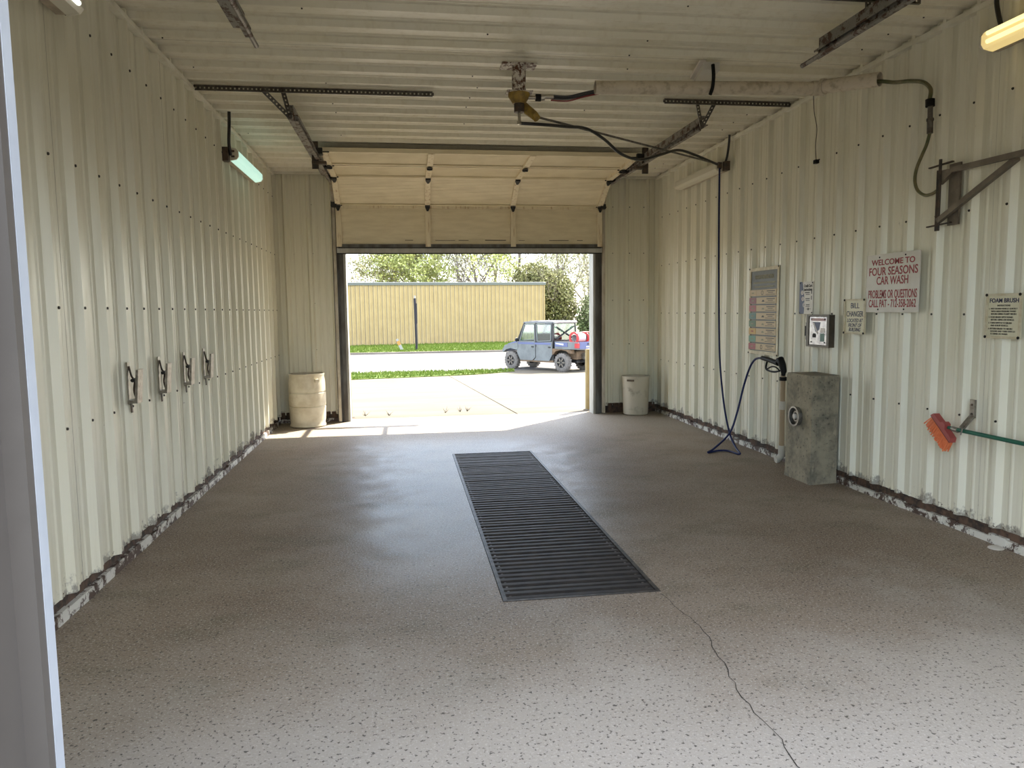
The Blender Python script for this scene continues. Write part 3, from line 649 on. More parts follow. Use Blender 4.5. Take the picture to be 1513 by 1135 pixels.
y0, y1, z0, z1 = 4.845, 5.455, 1.453, 1.892; yc = (y0+y1)/2; Hh = z1-z0
T = sign('welcome_sign', y0, y1, z0, z1, 'square white sign with red welcome lettering', 'signwhite')
for s, zc, sz, wd in (('WELCOME TO', .815, .060, .50), ('FOUR SEASONS', .64, .086, .56), ('CAR WASH', .48, .086, .365), ('PROBLEMS OR QUESTIONS', .245, .088, .56), ('CALL PAT - 712-358-2062', .09, .082, .545)):
    line(T, s, z0+zc*Hh, sz, yc-.005, 'red', wd, bold=.0012)
for y in (yc-.15, yc+.15):
    for z in (z0+.022, z1-.022): MB().cyl((SX-.010, y, z), (SX-.006, y, z), .006, 8).build('bolt', 'black', T)
y0, y1, z0, z1 = 5.456, 5.738, 1.278, 1.560; yc = (y0+y1)/2; Hh = z1-z0
T = sign('bill_changer_sign', y0, y1, z0, z1, 'small cream sign pointing to the bill changer', 'signcream', 'framecream', rim=.014)
for s, zc, sz, wd, sh in (('BILL', .735, .062, .115, 0), ('CHANGER', .50, .062, .225, 0), ('LOCATED AT', .335, .042, .215, .35), ('FRONT OF', .20, .042, .185, .35), ('BUILDING', .075, .042, .16, .35)):
    line(T, s, z0+zc*Hh, sz, yc, 'navy', wd, bold=.0005, shear=sh)
y0, y1, z0, z1 = 3.945, 4.216, 1.294, 1.568; yc = (y0+y1)/2; Hh = z1-z0
T = sign('foam_brush_sign', y0, y1, z0, z1, 'small cream sign with foam brush instructions', 'signcream', 'framecream', rim=.014)
line(T, 'FOAM BRUSH', z0+.80*Hh, .036, yc, 'navy', .222, bold=.0008)
for i, (s, ind) in enumerate((('INSTRUCTIONS', 2), ('1. WET DOWN VEHICLE QUICKLY', 0), ('WITH HIGH PRESSURE WAND', 1), ('BEFORE USING FOAMY BRUSH.', 1), ('2. HOSE BRUSH WITH WAND', 0), ('BEFORE USING ON VEHICLE.', 1), ('3. TURN SWITCH TO BRUSH', 0), ('AND SCRUB VEHICLE.', 1), ('4. RETURN BRUSH TO BRUSH', 0), ('HOLDER AND TURN SWITCH', 1), ('TO RINSE OR WAND.', 1))):
    z = z0+(.715-.0585*i-.012*((i > 0)+(i > 3)+(i > 5)+(i > 7)))*Hh
    line(T, s, z, .0142, yc if ind == 2 else yc+.115-.018*ind, 'ink', None, align='CENTER' if ind == 2 else 'LEFT', bold=.0002)
# menu board
y0, y1, z0, z1 = 6.835, 7.46, 1.023, 1.906; yc = (y0+y1)/2
T = sign('wash_menu_board', y0, y1, z0, z1, 'tall framed menu board with coloured label strips', 'board', 'framecream', rim=.034)
line(T, 'WASHING INSTRUCTIONS', z1-.115, .055, yc, 'faded', .40, bold=.002)
for i, (zz, wd) in enumerate(((.155, .46), (.195, .40))): MB().box(SX-.008, SX-.006, yc-wd/2, yc+wd/2, z1-zz-.008, z1-zz+.008).build('faded_line', 'faded', T)
zt = z1-.225
for i, tab in enumerate(('tanstrip', 'maroon', 'redtab', 'teal', 'green', 'amber', 'mint', 'redtab')):
    za, zb = zt-.0785*i-.064, zt-.0785*i
    s = MB().box(SX-.014, SX-.006, y0+.045, y1-.012, za, zb).build('label_strip', 'tanstrip', T)
    MB().box(SX-.0155, SX-.014, y1-.165, y1-.012, za+.001, zb-.001).build('colour_tab', tab, s)
    MB().box(SX-.0148, SX-.014, y0+.07, y0+.24, zb-.020, zb-.012).box(SX-.0148, SX-.014, y0+.11, y0+.21, zb-.036, zb-.030).box(SX-.0148, SX-.014, y0+.07, y0+.26, zb-.053, zb-.048).build('small_print', 'ink', s)
    if i in (0, 7): MB().lathe((SX-.0142, yc+.02, (za+zb)/2), (-1, 0, 0), [(.017, 0), (.017, .001), (.023, .001), (.023, 0)], 16).build('emblem', 'ink', s)
    else: MB().prism([(SX-.0148, yc+.03, za+.02), (SX-.0148, yc-.03, za+.02), (SX-.0148, yc-.015, za+.038), (SX-.0148, yc+.012, za+.038)], (.0007, 0, 0)).build('emblem', 'ink' if i in (1, 3) else 'faded', s)
    MB().box(SX-.0162, SX-.0155, y1-.115, y1-.065, (za+zb)/2-.006, (za+zb)/2+.006).build('tab_print', 'faded' if tab != 'amber' else 'red', s)
# card instructions
y0, y1, z0, z1 = 6.23, 6.458, 1.438, 1.728; yc = (y0+y1)/2; Hh = z1-z0
T = sign('card_sign', y0, y1, z0, z1, 'white credit card instruction sign with blue wavy edge', 'signwhite')
wv = [(SX-.0072, y1, z0), (SX-.0072, y1, z1)]+[(SX-.0072, y1-.045-.045*(1-k/12)**1.0*0-.04*math.sin(k/12*2.2), z1-Hh*k/12) for k in range(13)]
MB().prism(wv, (.001, 0, 0)).build('blue_wave', 'bluewave', T)
line(T, 'Credit Card', z0+.83*Hh, .036, yc-.03, 'ink', .135, bold=.0012); line(T, 'Instructions', z0+.715*Hh, .036, yc-.03, 'ink', .135, bold=.0012)
for i, (yy, zz) in enumerate(((.065, .66), (.052, .47), (.03, .28))):
    c = (SX-.0076, yc+yy, z0+zz*Hh)
    o = MB().lathe(c, (-1, 0, 0), [(0, 0), (.021, 0), (.021, .001), (0, .001)], 18).build('number_disc', 'whiteprint', T)
    line(T, str(i+1), z0+zz*Hh-.012, .036, yc+yy, 'navy', th=.0085, bold=.001)
    MB().box(SX-.0072, SX-.006, yc-.06, yc+.02-.01*i, z0+zz*Hh-.004, z0+zz*Hh+.004).box(SX-.0072, SX-.006, yc-.06, yc+.005, z0+(zz-.055)*Hh-.003, z0+(zz-.055)*Hh+.003).build('small_print', 'ink', T)
for zz in (.66, .48): MB().box(SX-.0072, SX-.006, y0+.018, y0+.030, z0+zz*Hh-.012, z0+zz*Hh+.022).build('icon', 'ink', T)
MB().lathe((SX-.0062, yc-.04, z0+.15*Hh), (-1, 0, 0), [(0, 0), (.012, 0), (.012, .001), (0, .001)], 12).box(SX-.0072, SX-.006, yc-.08, yc, z0+.145*Hh, z0+.16*Hh).build('icon', 'ink', T)
for y in (y0+.012, y1-.012):
    for z in (z0+.012, z1-.012): MB().cyl((SX-.010, y, z), (SX-.006, y, z), .006, 8).build('bolt', 'black', T)
# coin and card box
y0, y1, z0, z1 = 5.925, 6.20, 1.171, 1.413
CB = thing('payment_box', (3.60, (y0+y1)/2, z0), 'bronze metal payment box with a printed shiny front', 'payment box')
bxm = MB().box(3.576, XR-.039, y0-.035, y1+.045, z0-.018, z1+.018).build('enclosure', 'boxbrown', CB)
MB().box(3.566, 3.576, y0-.038, y1+.048, z1+.006, z1+.021).box(3.566, 3.576, y0-.038, y1+.048, z0-.021, z0-.006).box(3.566, 3.576, y0-.038, y0-.002, z0-.006, z1+.006).box(3.566, 3.576, y1+.01, y1+.048, z0-.006, z1+.006).build('rim', 'boxbrown', bxm)
fp = MB().box(3.570, 3.576, y0+.002, y1-.002, z0, z1).build('face_plate', 'faceplate', CB)
MB().box(3.5685, 3.570, y0+.02, y1-.03, z1-.035, z1-.012).build('print_band', 'pinkprint', fp)
MB().prism([(3.569, y1-.05, z1-.045), (3.569, y0+.10, z1-.045), (3.569, y0+.12, z0+.13), (3.569, y1-.10, z0+.11)], (.001, 0, 0)).build('print_swirl', 'bluewave', fp)
MB().prism([(3.5685, y1-.055, z1-.05), (3.5685, y1-.075, z1-.05), (3.5685, y0+.13, z0+.10), (3.5685, y0+.145, z0+.09)], (.001, 0, 0)).build('print_streak', 'whiteprint', fp)
MB().box(3.5685, 3.57, y0+.03, y0+.095, z0+.105, z0+.145).build('print_box', 'whiteprint', fp)
MB().box(3.5685, 3.57, y0+.035, y0+.10, z0+.03, z0+.10).build('print_box', 'teal', fp)
MB().prism([(3.567, y1-.055, z0+.062), (3.567, y1-.105, z0+.062), (3.567, y1-.105, z0+.085), (3.567, y1-.095, z0+.098), (3.567, y1-.065, z0+.098), (3.567, y1-.055, z0+.085)], (.002, 0, 0)).build('bill_slot', 'black', fp)
for y in (y0+.03, y1-.035):
    for z in (z0+.022, z1-.02): MB().cyl((3.565, y, z), (3.570, y, z), .006, 8).build('bolt', 'black', fp)
MB().box(3.585, XR-.039, y1+.049, y1+.105, z0+.07, z0+.16).build('side_reader', 'black', CB)
MB().box(3.605, XR-.039, y1+.055, y1+.125, z0+.035, z0+.19).build('reader_plate', 'galv', CB)

# ------------------------------------------------------------------ foam brush, its hook, clips
BXp = 3.52
s9 = lambda a, b, x=BXp: atx(1350+a/9.28, 580+b/9.28, x)
BR = thing('foam_brush', (BXp, 4.35, .62), 'orange-bristled brush on a green pole hung on the sign wall', 'brush')
MB().cyl(s9(480, 480), s9(600, 515), .0115, 12).cyl(s9(560, 503), Vector((BXp, 2.75, .70)), .0135, 14).build('pole', 'greenpole', BR, True)
MB().cyl(s9(530, 495), s9(610, 520), .016, 12, .017).build('ferrule', 'clip', BR, True)
ta, tb = s9(285, 288), s9(545, 668); al = (tb-ta).normalized(); pr = Vector((1, 0, 0)).cross(al).normalized()
if pr.y < 0: pr = -pr                      # towards the bristles (away from the camera along the wall)
mid = (ta+tb)/2; hl = (tb-ta).length/2
hb = MB(); q = [(-hl, -.014), (-hl+.012, .014), (-.03, .017), (-.012, .040), (.012, .040), (.03, .017), (hl-.012, .014), (hl, -.014)]
hb.prism([mid+al*a-pr*b-Vector((.022, 0, 0)) for a, b in q], (.044, 0, 0)); hb.build('brush_block', 'brushred', BR)
MB().obox(mid+pr*.016, al*(hl-.004), pr*.004, (.020, 0, 0)).build('bristle_root', 'black', BR)
br = MB()
for i in range(24):
    for j in range(4):
        f = -1+2*(i+.5)/24; b0 = mid+al*f*(hl-.012)+pr*.016+Vector((-.016+.011*j, 0, 0)); sp_ = al*f*.016+Vector((random.uniform(-.01, .006), 0, 0))
        br.tube([b0, b0+pr*.088*random.uniform(.92, 1.05)+sp_], [.0034, .0050], 5)
br.build('bristles', 'bristle', BR, kind='stuff')
BH = thing('brush_hook', (3.61, 4.30, .70), 'bent flat steel hook holding the green brush pole', 'hook')
MB().box(3.610, 3.625, 4.275, 4.315, .775, .893).build('hook_plate', 'clip', BH)
MB().bar((3.615, 4.297, .785), s9(662, 490, 3.545), .012, .042, up=(0, 1, 0)).build('hook_arm', 'clip', BH)
MB().bar(s9(668, 486, 3.55), s9(655, 545, 3.50), .04, .008, up=(1, 0, 0)).build('hook_lip', 'clip', BH)
for z in (.86, .80): MB().cyl((3.606, 4.295, z), (3.612, 4.295, z), .008, 8).build('bolt', 'darksteel', BH)
where = ('nearest the near doorway', 'second from the near doorway', 'third from the near doorway', 'fourth from the near doorway, closest to the drum')
for i, yy in enumerate((4.83, 5.41, 6.0, 6.58)):
    t = thing('mat_clip', (XL+.04, yy, .95), 'steel spring mat clip on the wall, '+where[i], 'clip', 'mat clips on the ribbed wall')
    x = XL+.036
    MB().box(x, x+.006, yy-.02, yy+.02, .955, 1.215).build('back_plate', 'clip', t)
    MB().prism([(x+.005, yy-.045, .965), (x+.06, yy-.045, .965), (x+.075, yy-.045, 1.17), (x+.062, yy-.045, 1.17), (x+.045, yy-.045, .985), (x+.005, yy-.045, .985)], (0, .09, 0)).build('jaw', 'clip', t)
    MB().tube(smooth_path([(x+.008, yy, 1.19), (x+.02, yy, 1.13), (x+.036, yy, 1.10), (x+.03, yy, 1.04), (x+.04, yy, .99)]), .006, 6).build('spring', 'darksteel', t, True)
    MB().cyl((x+.034, yy-.03, 1.105), (x+.034, yy+.03, 1.105), .012, 8).build('roller', 'hinge', t, True)
    MB().bar((x+.01, yy, .965), (x+.012, yy, .905), .02, .006, up=(1, 0, 0)).build('tail_tab', 'darksteel', t)

# ------------------------------------------------------------------ light fixtures
def fixture(x, side, y0, y1, zc, label, lens, tube=None):
    """wall-mounted strip light; side=+1 faces +X"""
    t = thing('wall_light', (x, (y0+y1)/2, zc-.07), label, 'lamp', 'fluorescent strip lamps along the walls')
    def B(m, a0, a1, b0, b1, c0, c1):
        q = sorted((x+side*a0, x+side*a1)); return m.box(q[0], q[1], b0, b1, c0, c1)
    h = B(MB(), 0, .055, y0, y1, zc-.055, zc+.055).build('housing', 'housing', t)
    pr = [(.055, -.062), (.115, -.050), (.135, -.025), (.135, .025), (.115, .050), (.055, .062)]
    l = MB().prism([(x+side*a, y0+.02, zc+b) for a, b in pr], (0, y1-y0-.04, 0)).build('lens', lens, t)
    for yy in (y0, y1-.02): MB().prism([(x+side*a, yy, zc+b*1.02) for a, b in pr], (0, .02, 0)).build('end_cap', 'lens_off' if tube != 'tube_cool' else lens, t)
    for z in (-.025, .025): B(MB(), .07, .10, y0-.012, y0, zc+z-.008, zc+z+.008).build('end_clip', 'darksteel', t)
    if tube:
        for z in (-.022, .026): MB().cyl((x+side*.137, y0+.07, zc+z), (x+side*.137, y1-.07, zc+z), .013, 12).build('tube', tube, l, True)
    return t
def cable(t, pts, r=.011): MB().tube(smooth_path(pts, 6), r, 8).build('feed_cable', 'blackhose', t, True)
t = fixture(XL+.036, 1, 7.70, 8.98, 3.04, 'cool-lit fluorescent strip lamp on the wall above the drum', 'lens_green')
cable(t, [(XL+.10, 7.69, 3.03), (XL+.11, 7.60, 3.12), (XL+.14, 7.50, 3.25), (XL+.15, 7.48, ZC-.03)], .015)
MB().box(XL+.036, XL+.09, 7.62, 7.70, 2.96, 3.09).build('junction_box', 'darksteel', t)
t = fixture(XL+.036, 1, 3.0, 4.16, 3.05, 'strip lamp high on the clip wall near the near track', 'lens_off', 'tube_cool')
t = fixture(XR-.036, -1, 8.10, 9.38, 3.075, 'unlit fluorescent strip lamp on the wall behind the boom hose', 'lens_off')
cable(t, [(XR-.08, 8.09, 3.07), (XR-.075, 8.02, 3.16), (XR-.085, 7.95, 3.3), (XR-.09, 7.93, ZC-.03)], .013)
MB().box(XR-.09, XR-.036, 8.02, 8.10, 3.02, 3.12).build('junction_box', 'darksteel', t)
t = fixture(XR-.036, -1, 2.98, 4.24, 3.085, 'warm-lit fluorescent strip lamp above the swing bracket', 'lens_amber', 'tube_warm')
cable(t, [(XR-.06, 4.18, 3.13), (XR-.05, 4.22, 3.2), (XR-.05, 4.25, 3.3), (XR-.05, 4.26, ZC-.03)], .014)
MB().lathe((3.59, 4.02, .0), (0, 0, 1), [(0, .012), (.03, .012), (.045, .004), (.045, 0)], 14).build('bottle_cap', 'signwhite', None, True, label='flattened white plastic scrap on the floor under the foam sign', cat='litter')

# ------------------------------------------------------------------ outdoors
GZ = -.9
def gz(y): return 0 if y < 10.65 else (GZ*(y-10.65)/17.35 if y < 28 else GZ)
DW = MB().box(-45, 45, 10.66, 10.68, -1.2, -.30).build('driveway', 'apron', label='sunlit pale concrete driveway sloping to the road', kind='structure')
def slab(x0, x1, y0, y1): 
    m = MB(); t = .12; Y = [y0]+([28.] if y0 < 28 < y1 else [])+[y1]; n = len(Y)
    v = [(x, y, gz(y)-dz) for dz in (0, t) for x in (x0, x1) for y in Y]
    f = [(i, i+1, n+i+1, n+i) for i in range(n-1)]+[(2*n+i, 3*n+i, 3*n+i+1, 2*n+i+1) for i in range(n-1)]
    f += [(i, 2*n+i, 2*n+i+1, i+1) for i in range(n-1)]+[(n+i, n+i+1, 3*n+i+1, 3*n+i) for i in range(n-1)]+[(0, n, 3*n, 2*n), (n-1, 3*n-1, 4*n-1, 2*n-1)]
    m.add(v, f); return m.build('concrete_slab', 'apron', DW)
MB().prism([(1.55, 10.66, gz(10.66)-.012), (1.67, 10.66, gz(10.66)-.012), (1.67, 28, GZ-.012), (1.55, 28, GZ-.012)], (0, 0, -.03)).build('joint_filler', 'crack', DW)
for x0, x1 in ((-40, -2.4), (-2.385, 1.60), (1.622, 6.2), (6.215, 40)): slab(x0, x1, 10.655, 29.75)
MB().box(-40, 40, -30, 1.45, -.3, -.002).build('ground_front', 'apron', label='concrete apron outside the near doorway', kind='structure')
MB().box(-40, -1.85, 1.45, 10.65, -.3, -.01).box(3.80, 40, 1.45, 10.65, -.3, -.01).build('ground_side', 'apron', label='concrete beside the wash building', kind='structure')
MB().box(-45, 45, 29.76, 43.4, GZ-.2, GZ-.005).build('road', 'road', label='pale grey street crossing behind the driveway', kind='structure')
MB().box(-45, 45, 43.4, 43.62, GZ-.2, GZ+.10).build('kerb', 'kerb', label='stained concrete kerb along the far side of the street', kind='structure')
MB().box(-90, 90, 43.62, 160, GZ-.3, GZ+.04).build('ground_far', 'dirt', label='grassy ground behind the street', kind='structure')
def grass_patch(poly, n, zfn, hgt, label):
    """turf sheet plus real blades as one uncountable thing"""
    m = MB(); xs_ = [p[0] for p in poly]; ys_ = [p[1] for p in poly]
    def inside(x, y):
        c = False
        for (ax, ay), (bx2, by) in zip(poly, poly[1:]+poly[:1]):
            if (ay > y) != (by > y) and x < (bx2-ax)*(y-ay)/(by-ay)+ax: c = not c
        return c
    k = 0
    while k < n:
        x, y = random.uniform(min(xs_), max(xs_)), random.uniform(min(ys_), max(ys_))
        if not inside(x, y): continue
        k += 1; a = random.uniform(0, 6.3); wd = random.uniform(.03, .06); h = hgt*random.uniform(.5, 1.2); z = zfn(y)
        dx, dy = math.cos(a)*wd, math.sin(a)*wd; lx, ly = random.uniform(-.05, .05), random.uniform(-.05, .05)
        m.add([(x-dx, y-dy, z), (x+dx, y+dy, z), (x+lx, y+ly, z+h)], [(0, 1, 2)])
    g = MB().add([(x, y, zfn(y)+.03) for x, y in poly]+[(x, y, zfn(y)-.05) for x, y in poly], [tuple(range(len(poly)))]+[(i, (i+1) % len(poly), (i+1) % len(poly)+len(poly), i+len(poly)) for i in range(len(poly))]).build('grass_strip', 'grass', label=label, cat='grass', kind='stuff')
    m.build('grass_blades', 'blade', g, kind='stuff')
grass_patch([(-7, 23.4), (-1.79, 25.86), (1.2, 27.3), (3.4, 28.5), (4.3, 29.1), (4.35, 29.6), (3, 29.72), (-7, 29.74)], 9000, gz, .12, 'bright green grass strip between driveway and street')
grass_patch([(-9, 43.66), (12, 43.66), (12, 56), (-9, 52.2)], 16000, lambda y: GZ+.04, .16, 'bright green verge in front of the tan building')
for i, (px, py) in enumerate(((540, 612), (575, 612), (680, 605), (690, 604), (658, 607))):
    q = atz(px, py, 0); y = max(10.75, q.y); m = MB()
    for k in range(9):
        a = random.uniform(0, 6.3); L = random.uniform(.03, .10); m.add([(q.x-.004, y, gz(y)), (q.x+.004, y, gz(y)), (q.x+math.cos(a)*L, y+math.sin(a)*L*.5, gz(y)+random.uniform(.02, .11))], [(0, 1, 2)])
    m.build('weed_tuft', 'weed', label='dry weed tuft growing in the joint outside the far doorway', cat='weed', group='weeds in the driveway joint')
for x, lab in ((2.775, 'short yellow bollard beside the shaded jamb of the far doorway'), (-.845, 'short bollard hidden behind the sunlit jamb by the drum')):
    t = thing('bollard', (x, 10.95, gz(10.95)), lab, 'bollard')
    MB().lathe((x, 10.95, gz(10.95)), (0, 0, 1), [(.078, -.02), (.078, .90), (.070, .925), (0, .94)], 24).build('bollard_post', 'bollard', t, True)
    MB().lathe((x, 10.95, gz(10.95)), (0, 0, 1), [(.11, -.02), (.11, .012), (.08, .02)], 24).build('bollard_foot', 'kerb', t, True)
# tan building
BA, BB = Vector((-3.84, 52.92, GZ)), Vector((10.40, 55.0, GZ)); bdir = (BB-BA).normalized(); bn = Vector((bdir.y, -bdir.x, 0)); BA2 = BB-bdir*.9144*34; Lb = .9144*34
TB = thing('tan_building', (BA.x, BA.y, GZ), 'long tan ribbed steel building across the street', 'building')
BH_ = 4.32; back = -bn*9
MB().prism([BA2-bn*.03, BB-bn*.03, BB+back, BA2+back], (0, 0, BH_)).build('building_core', 'bldwall', TB)
m = MB()
for k in range(34):
    pr = profile(0, .9144, .1524); n = len(pr); o0 = BA2+bdir*.9144*k; mm = MB()
    mm.add([o0+bdir*u+bn*h*1.2+Vector((0, 0, .08)) for u, h in pr]+[o0+bdir*u+bn*h*1.2+Vector((0, 0, BH_)) for u, h in pr], [(i, i+1, i+1+n, i+n) for i in range(n-1)])
    mm.build('siding_sheet', 'bldwall', TB)
mb = MB()
for k in range(34*3): mb.obox(BA2+bdir*(.1524+.3048*k+.075)+bn*.006+Vector((0, 0, BH_/2+.05)), bdir*.012, bn*.004, (0, 0, BH_/2-.06))
mb.build('siding_joints', 'kerb', TB, kind='stuff')
MB().prism([BA2+bn*.10+Vector((0, 0, BH_-.05)), BA2-bn*.2+Vector((0, 0, BH_-.05)), BA2-bn*.2+Vector((0, 0, BH_+.17)), BA2+bn*.14+Vector((0, 0, BH_+.12))], bdir*(Lb+.12)).build('eave_trim', 'bldtrim', TB)
MB().add([BA2+bn*.1+Vector((0, 0, BH_+.14)), BB+bn*.1+Vector((0, 0, BH_+.14)), BB+back*.5+Vector((0, 0, BH_+.24)), BA2+back*.5+Vector((0, 0, BH_+.24)), BB+back+Vector((0, 0, BH_+.14)), BA2+back+Vector((0, 0, BH_+.14))], [(0, 1, 2, 3), (3, 2, 4, 5)]).build('roof', 'bldroof', TB)
MB().prism([BB+bn*.05, BB+bdir*.06+bn*.05, BB+bdir*.06-bn*.1, BB-bn*.1], (0, 0, BH_)).build('corner_trim', 'bldwall', TB)
PL = thing('street_pole', (.72, 45.26, GZ+.04), 'thin black pole standing on the verge before the tan building', 'pole')
MB().tube([(.74, 45.26, GZ), (.72, 45.26, 1.2), (.695, 45.26, 2.30)], [.07, .078, .08], 10).build('pole_shaft', 'pole', PL, True)
MB().box(.77, .81, 45.2, 45.32, .8, 2.0).build('pole_strip', 'pole', PL); MB().cyl((.70, 45.26, 2.30), (.70, 45.26, 2.46), .045, 8).build('pole_cap', 'mwhite', PL, True)
UM = thing('utility_marker', (-.1, 45.6, GZ+.04), 'leaning white and orange utility marker on the verge', 'marker')
d_ = Vector((-.30, 0, .68)); o_ = Vector((-.10, 45.6, GZ+.04))
MB().bar(o_, o_+d_*.55, .17, .10, up=(0, 1, 0)).build('marker_base', 'mwhite', UM); MB().bar(o_+d_*.55, o_+d_*.9, .18, .11, up=(0, 1, 0)).build('marker_band', 'myellow', UM); MB().bar(o_+d_*.9, o_+d_*1.08, .15, .10, up=(0, 1, 0)).build('marker_tip', 'mwhite', UM)

# ------------------------------------------------------------------ utility vehicle
UT = thing('utility_vehicle', (6.62, 28.85, GZ), 'muddy grey-blue crew-cab utility vehicle parked by the street', 'vehicle', local=True)
UT.rotation_euler = (0, 0, math.atan2(.79, -.613)); UT.scale = (1, 1, 1)
def U(name, mat, parent=UT, smooth=False): return lambda m: m.build(name, mat, parent, smooth)
def wheel(x, s):
    y = s*.64; wt = MB().lathe((x, y-s*.12, .36), (0, s, 0), [(.20, .0), (.30, .0), (.345, .02), (.36, .05), (.365, .12), (.36, .19), (.345, .225), (.30, .245), (.21, .245), (.20, .20)], 26).build('wheel', 'tyre', UT, True)
    for k in range(20):
        a = 2*math.pi*k/20; c = Vector((x+math.cos(a)*.362, y, .36+math.sin(a)*.362)); t_ = Vector((-math.sin(a), 0, math.cos(a))); r_ = Vector((math.cos(a), 0, math.sin(a)))
        MB().obox(c, t_*.028, Vector((0, .10, 0)), r_*.014).build('tread_block', 'tyre', wt)
    MB().lathe((x, y+s*.07, .36), (0, s, 0), [(.205, 0), (.205, .04), (.19, .05), (.185, .02), (.06, .03), (.05, .045), (0, .045)], 20).build('rim', 'utvblack', wt, True)
    for k in range(6):
        a = 2*math.pi*k/6; r_ = Vector((math.cos(a), 0, math.sin(a))); c = Vector((x, y+s*.115, .36))
        MB().bar(c+r_*.05, c+r_*.19, .05, .03, up=(0, 1, 0)).build('spoke', 'rim', wt)
for x in (0, 2.72):
    for s in (1, -1): wheel(x, s)
# body tub, hood, bed
MB().prism([(.42, -.70, .40), (2.25, -.70, .40), (2.42, -.70, .62), (2.30, -.70, .95), (.42, -.70, .95)], (0, 1.40, 0)).build('cab_tub', 'utvblack', UT)
hd_ = MB(); hp_ = [(2.30, .60), (2.38, .88), (2.95, .78), (3.15, .70), (3.18, .86), (3.02, 1.03), (2.62, 1.14), (2.28, 1.20)]
hd_.prism([(x, -.60, z) for x, z in hp_], (0, 1.20, 0)).build('hood', 'utvblue', UT)
for s in (1, -1):
    fp_ = [(2.30, .95), (2.34, .80), (2.50, .82), (2.72, .86), (2.98, .80), (3.16, .68), (3.20, .78), (3.05, .98), (2.70, 1.06), (2.36, 1.10)]
    MB().prism([(x, s*.58, z) for x, z in fp_], (0, s*.18, 0)).build('front_fender', 'utvgrey', UT)
    MB().prism([(3.02, s*.42, .84), (3.19, s*.42, .80), (3.17, s*.42, .88), (3.04, s*.42, .94)], (0, s*.20, 0)).build('headlight', 'white', UT)
    rf = [(-.50, .86), (-.52, .72), (-.40, .74), (-.25, .82), (0, .86), (.28, .80), (.40, .66), (.46, .66), (.46, .90)]
    MB().prism([(x, s*.56, z) for x, z in rf], (0, s*.20, 0)).build('rear_fender', 'mud', UT)
MB().box(3.05, 3.28, -.45, .45, .42, .66).build('front_bumper', 'utvblack', UT)
MB().box(-.45, 3.0, -.34, .34, .34, .44).build('chassis', 'utvblack', UT)
bed = MB(); 
bed.box(-.78, .36, -.70, .70, .88, .92).box(-.78, .36, .66, .71, .90, 1.17).box(-.78, .36, -.71, -.66, .90, 1.17).box(.32, .36, -.70, .70, .90, 1.17)
BD = bed.build('cargo_bed', 'utvgrey', UT)
for s in (1, -1):
    MB().box(-.30, .34, *sorted((s*.71, s*.725)), .98, 1.14).build('bed_side_panel', 'utvblue', BD)
    MB().prism([(-.10, s*.726, 1.03), (.30, s*.726, 1.08), (.30, s*.726, 1.12), (-.10, s*.726, 1.10)], (0, s*.004, 0)).build('side_decal', 'white', BD)
    MB().box(-.80, -.66, *sorted((s*.56, s*.73)), .94, 1.12).build('tail_light', 'tail', UT)
TG = MB().box(-.80, -.765, -.60, .60, .90, 1.17).build('tailgate', 'utvblue', UT)
MB().box(-.806, -.80, -.35, .20, .95, 1.0).build('tailgate_decal', 'white', TG); MB().box(-.815, -.80, -.12, .12, 1.06, 1.11).build('tailgate_handle', 'utvblack', TG)
MB().box(-.50, -.05, -.42, .42, .48, .80).build('rear_drive', 'mud', UT)
MB().cyl((-.62, -.30, .60), (-.62, .12, .60), .13, 14).build('exhaust', 'steel', UT, True)
MB().box(-.75, -.45, -.10, .10, .36, .44).build('hitch', 'utvblack', UT)
MB().tube([(0, -.6, .36), (0, .6, .36)], .035, 8).build('axle', 'mud', UT, True); MB().tube([(2.72, -.6, .36), (2.72, .6, .36)], .035, 8).build('axle', 'mud', UT, True)
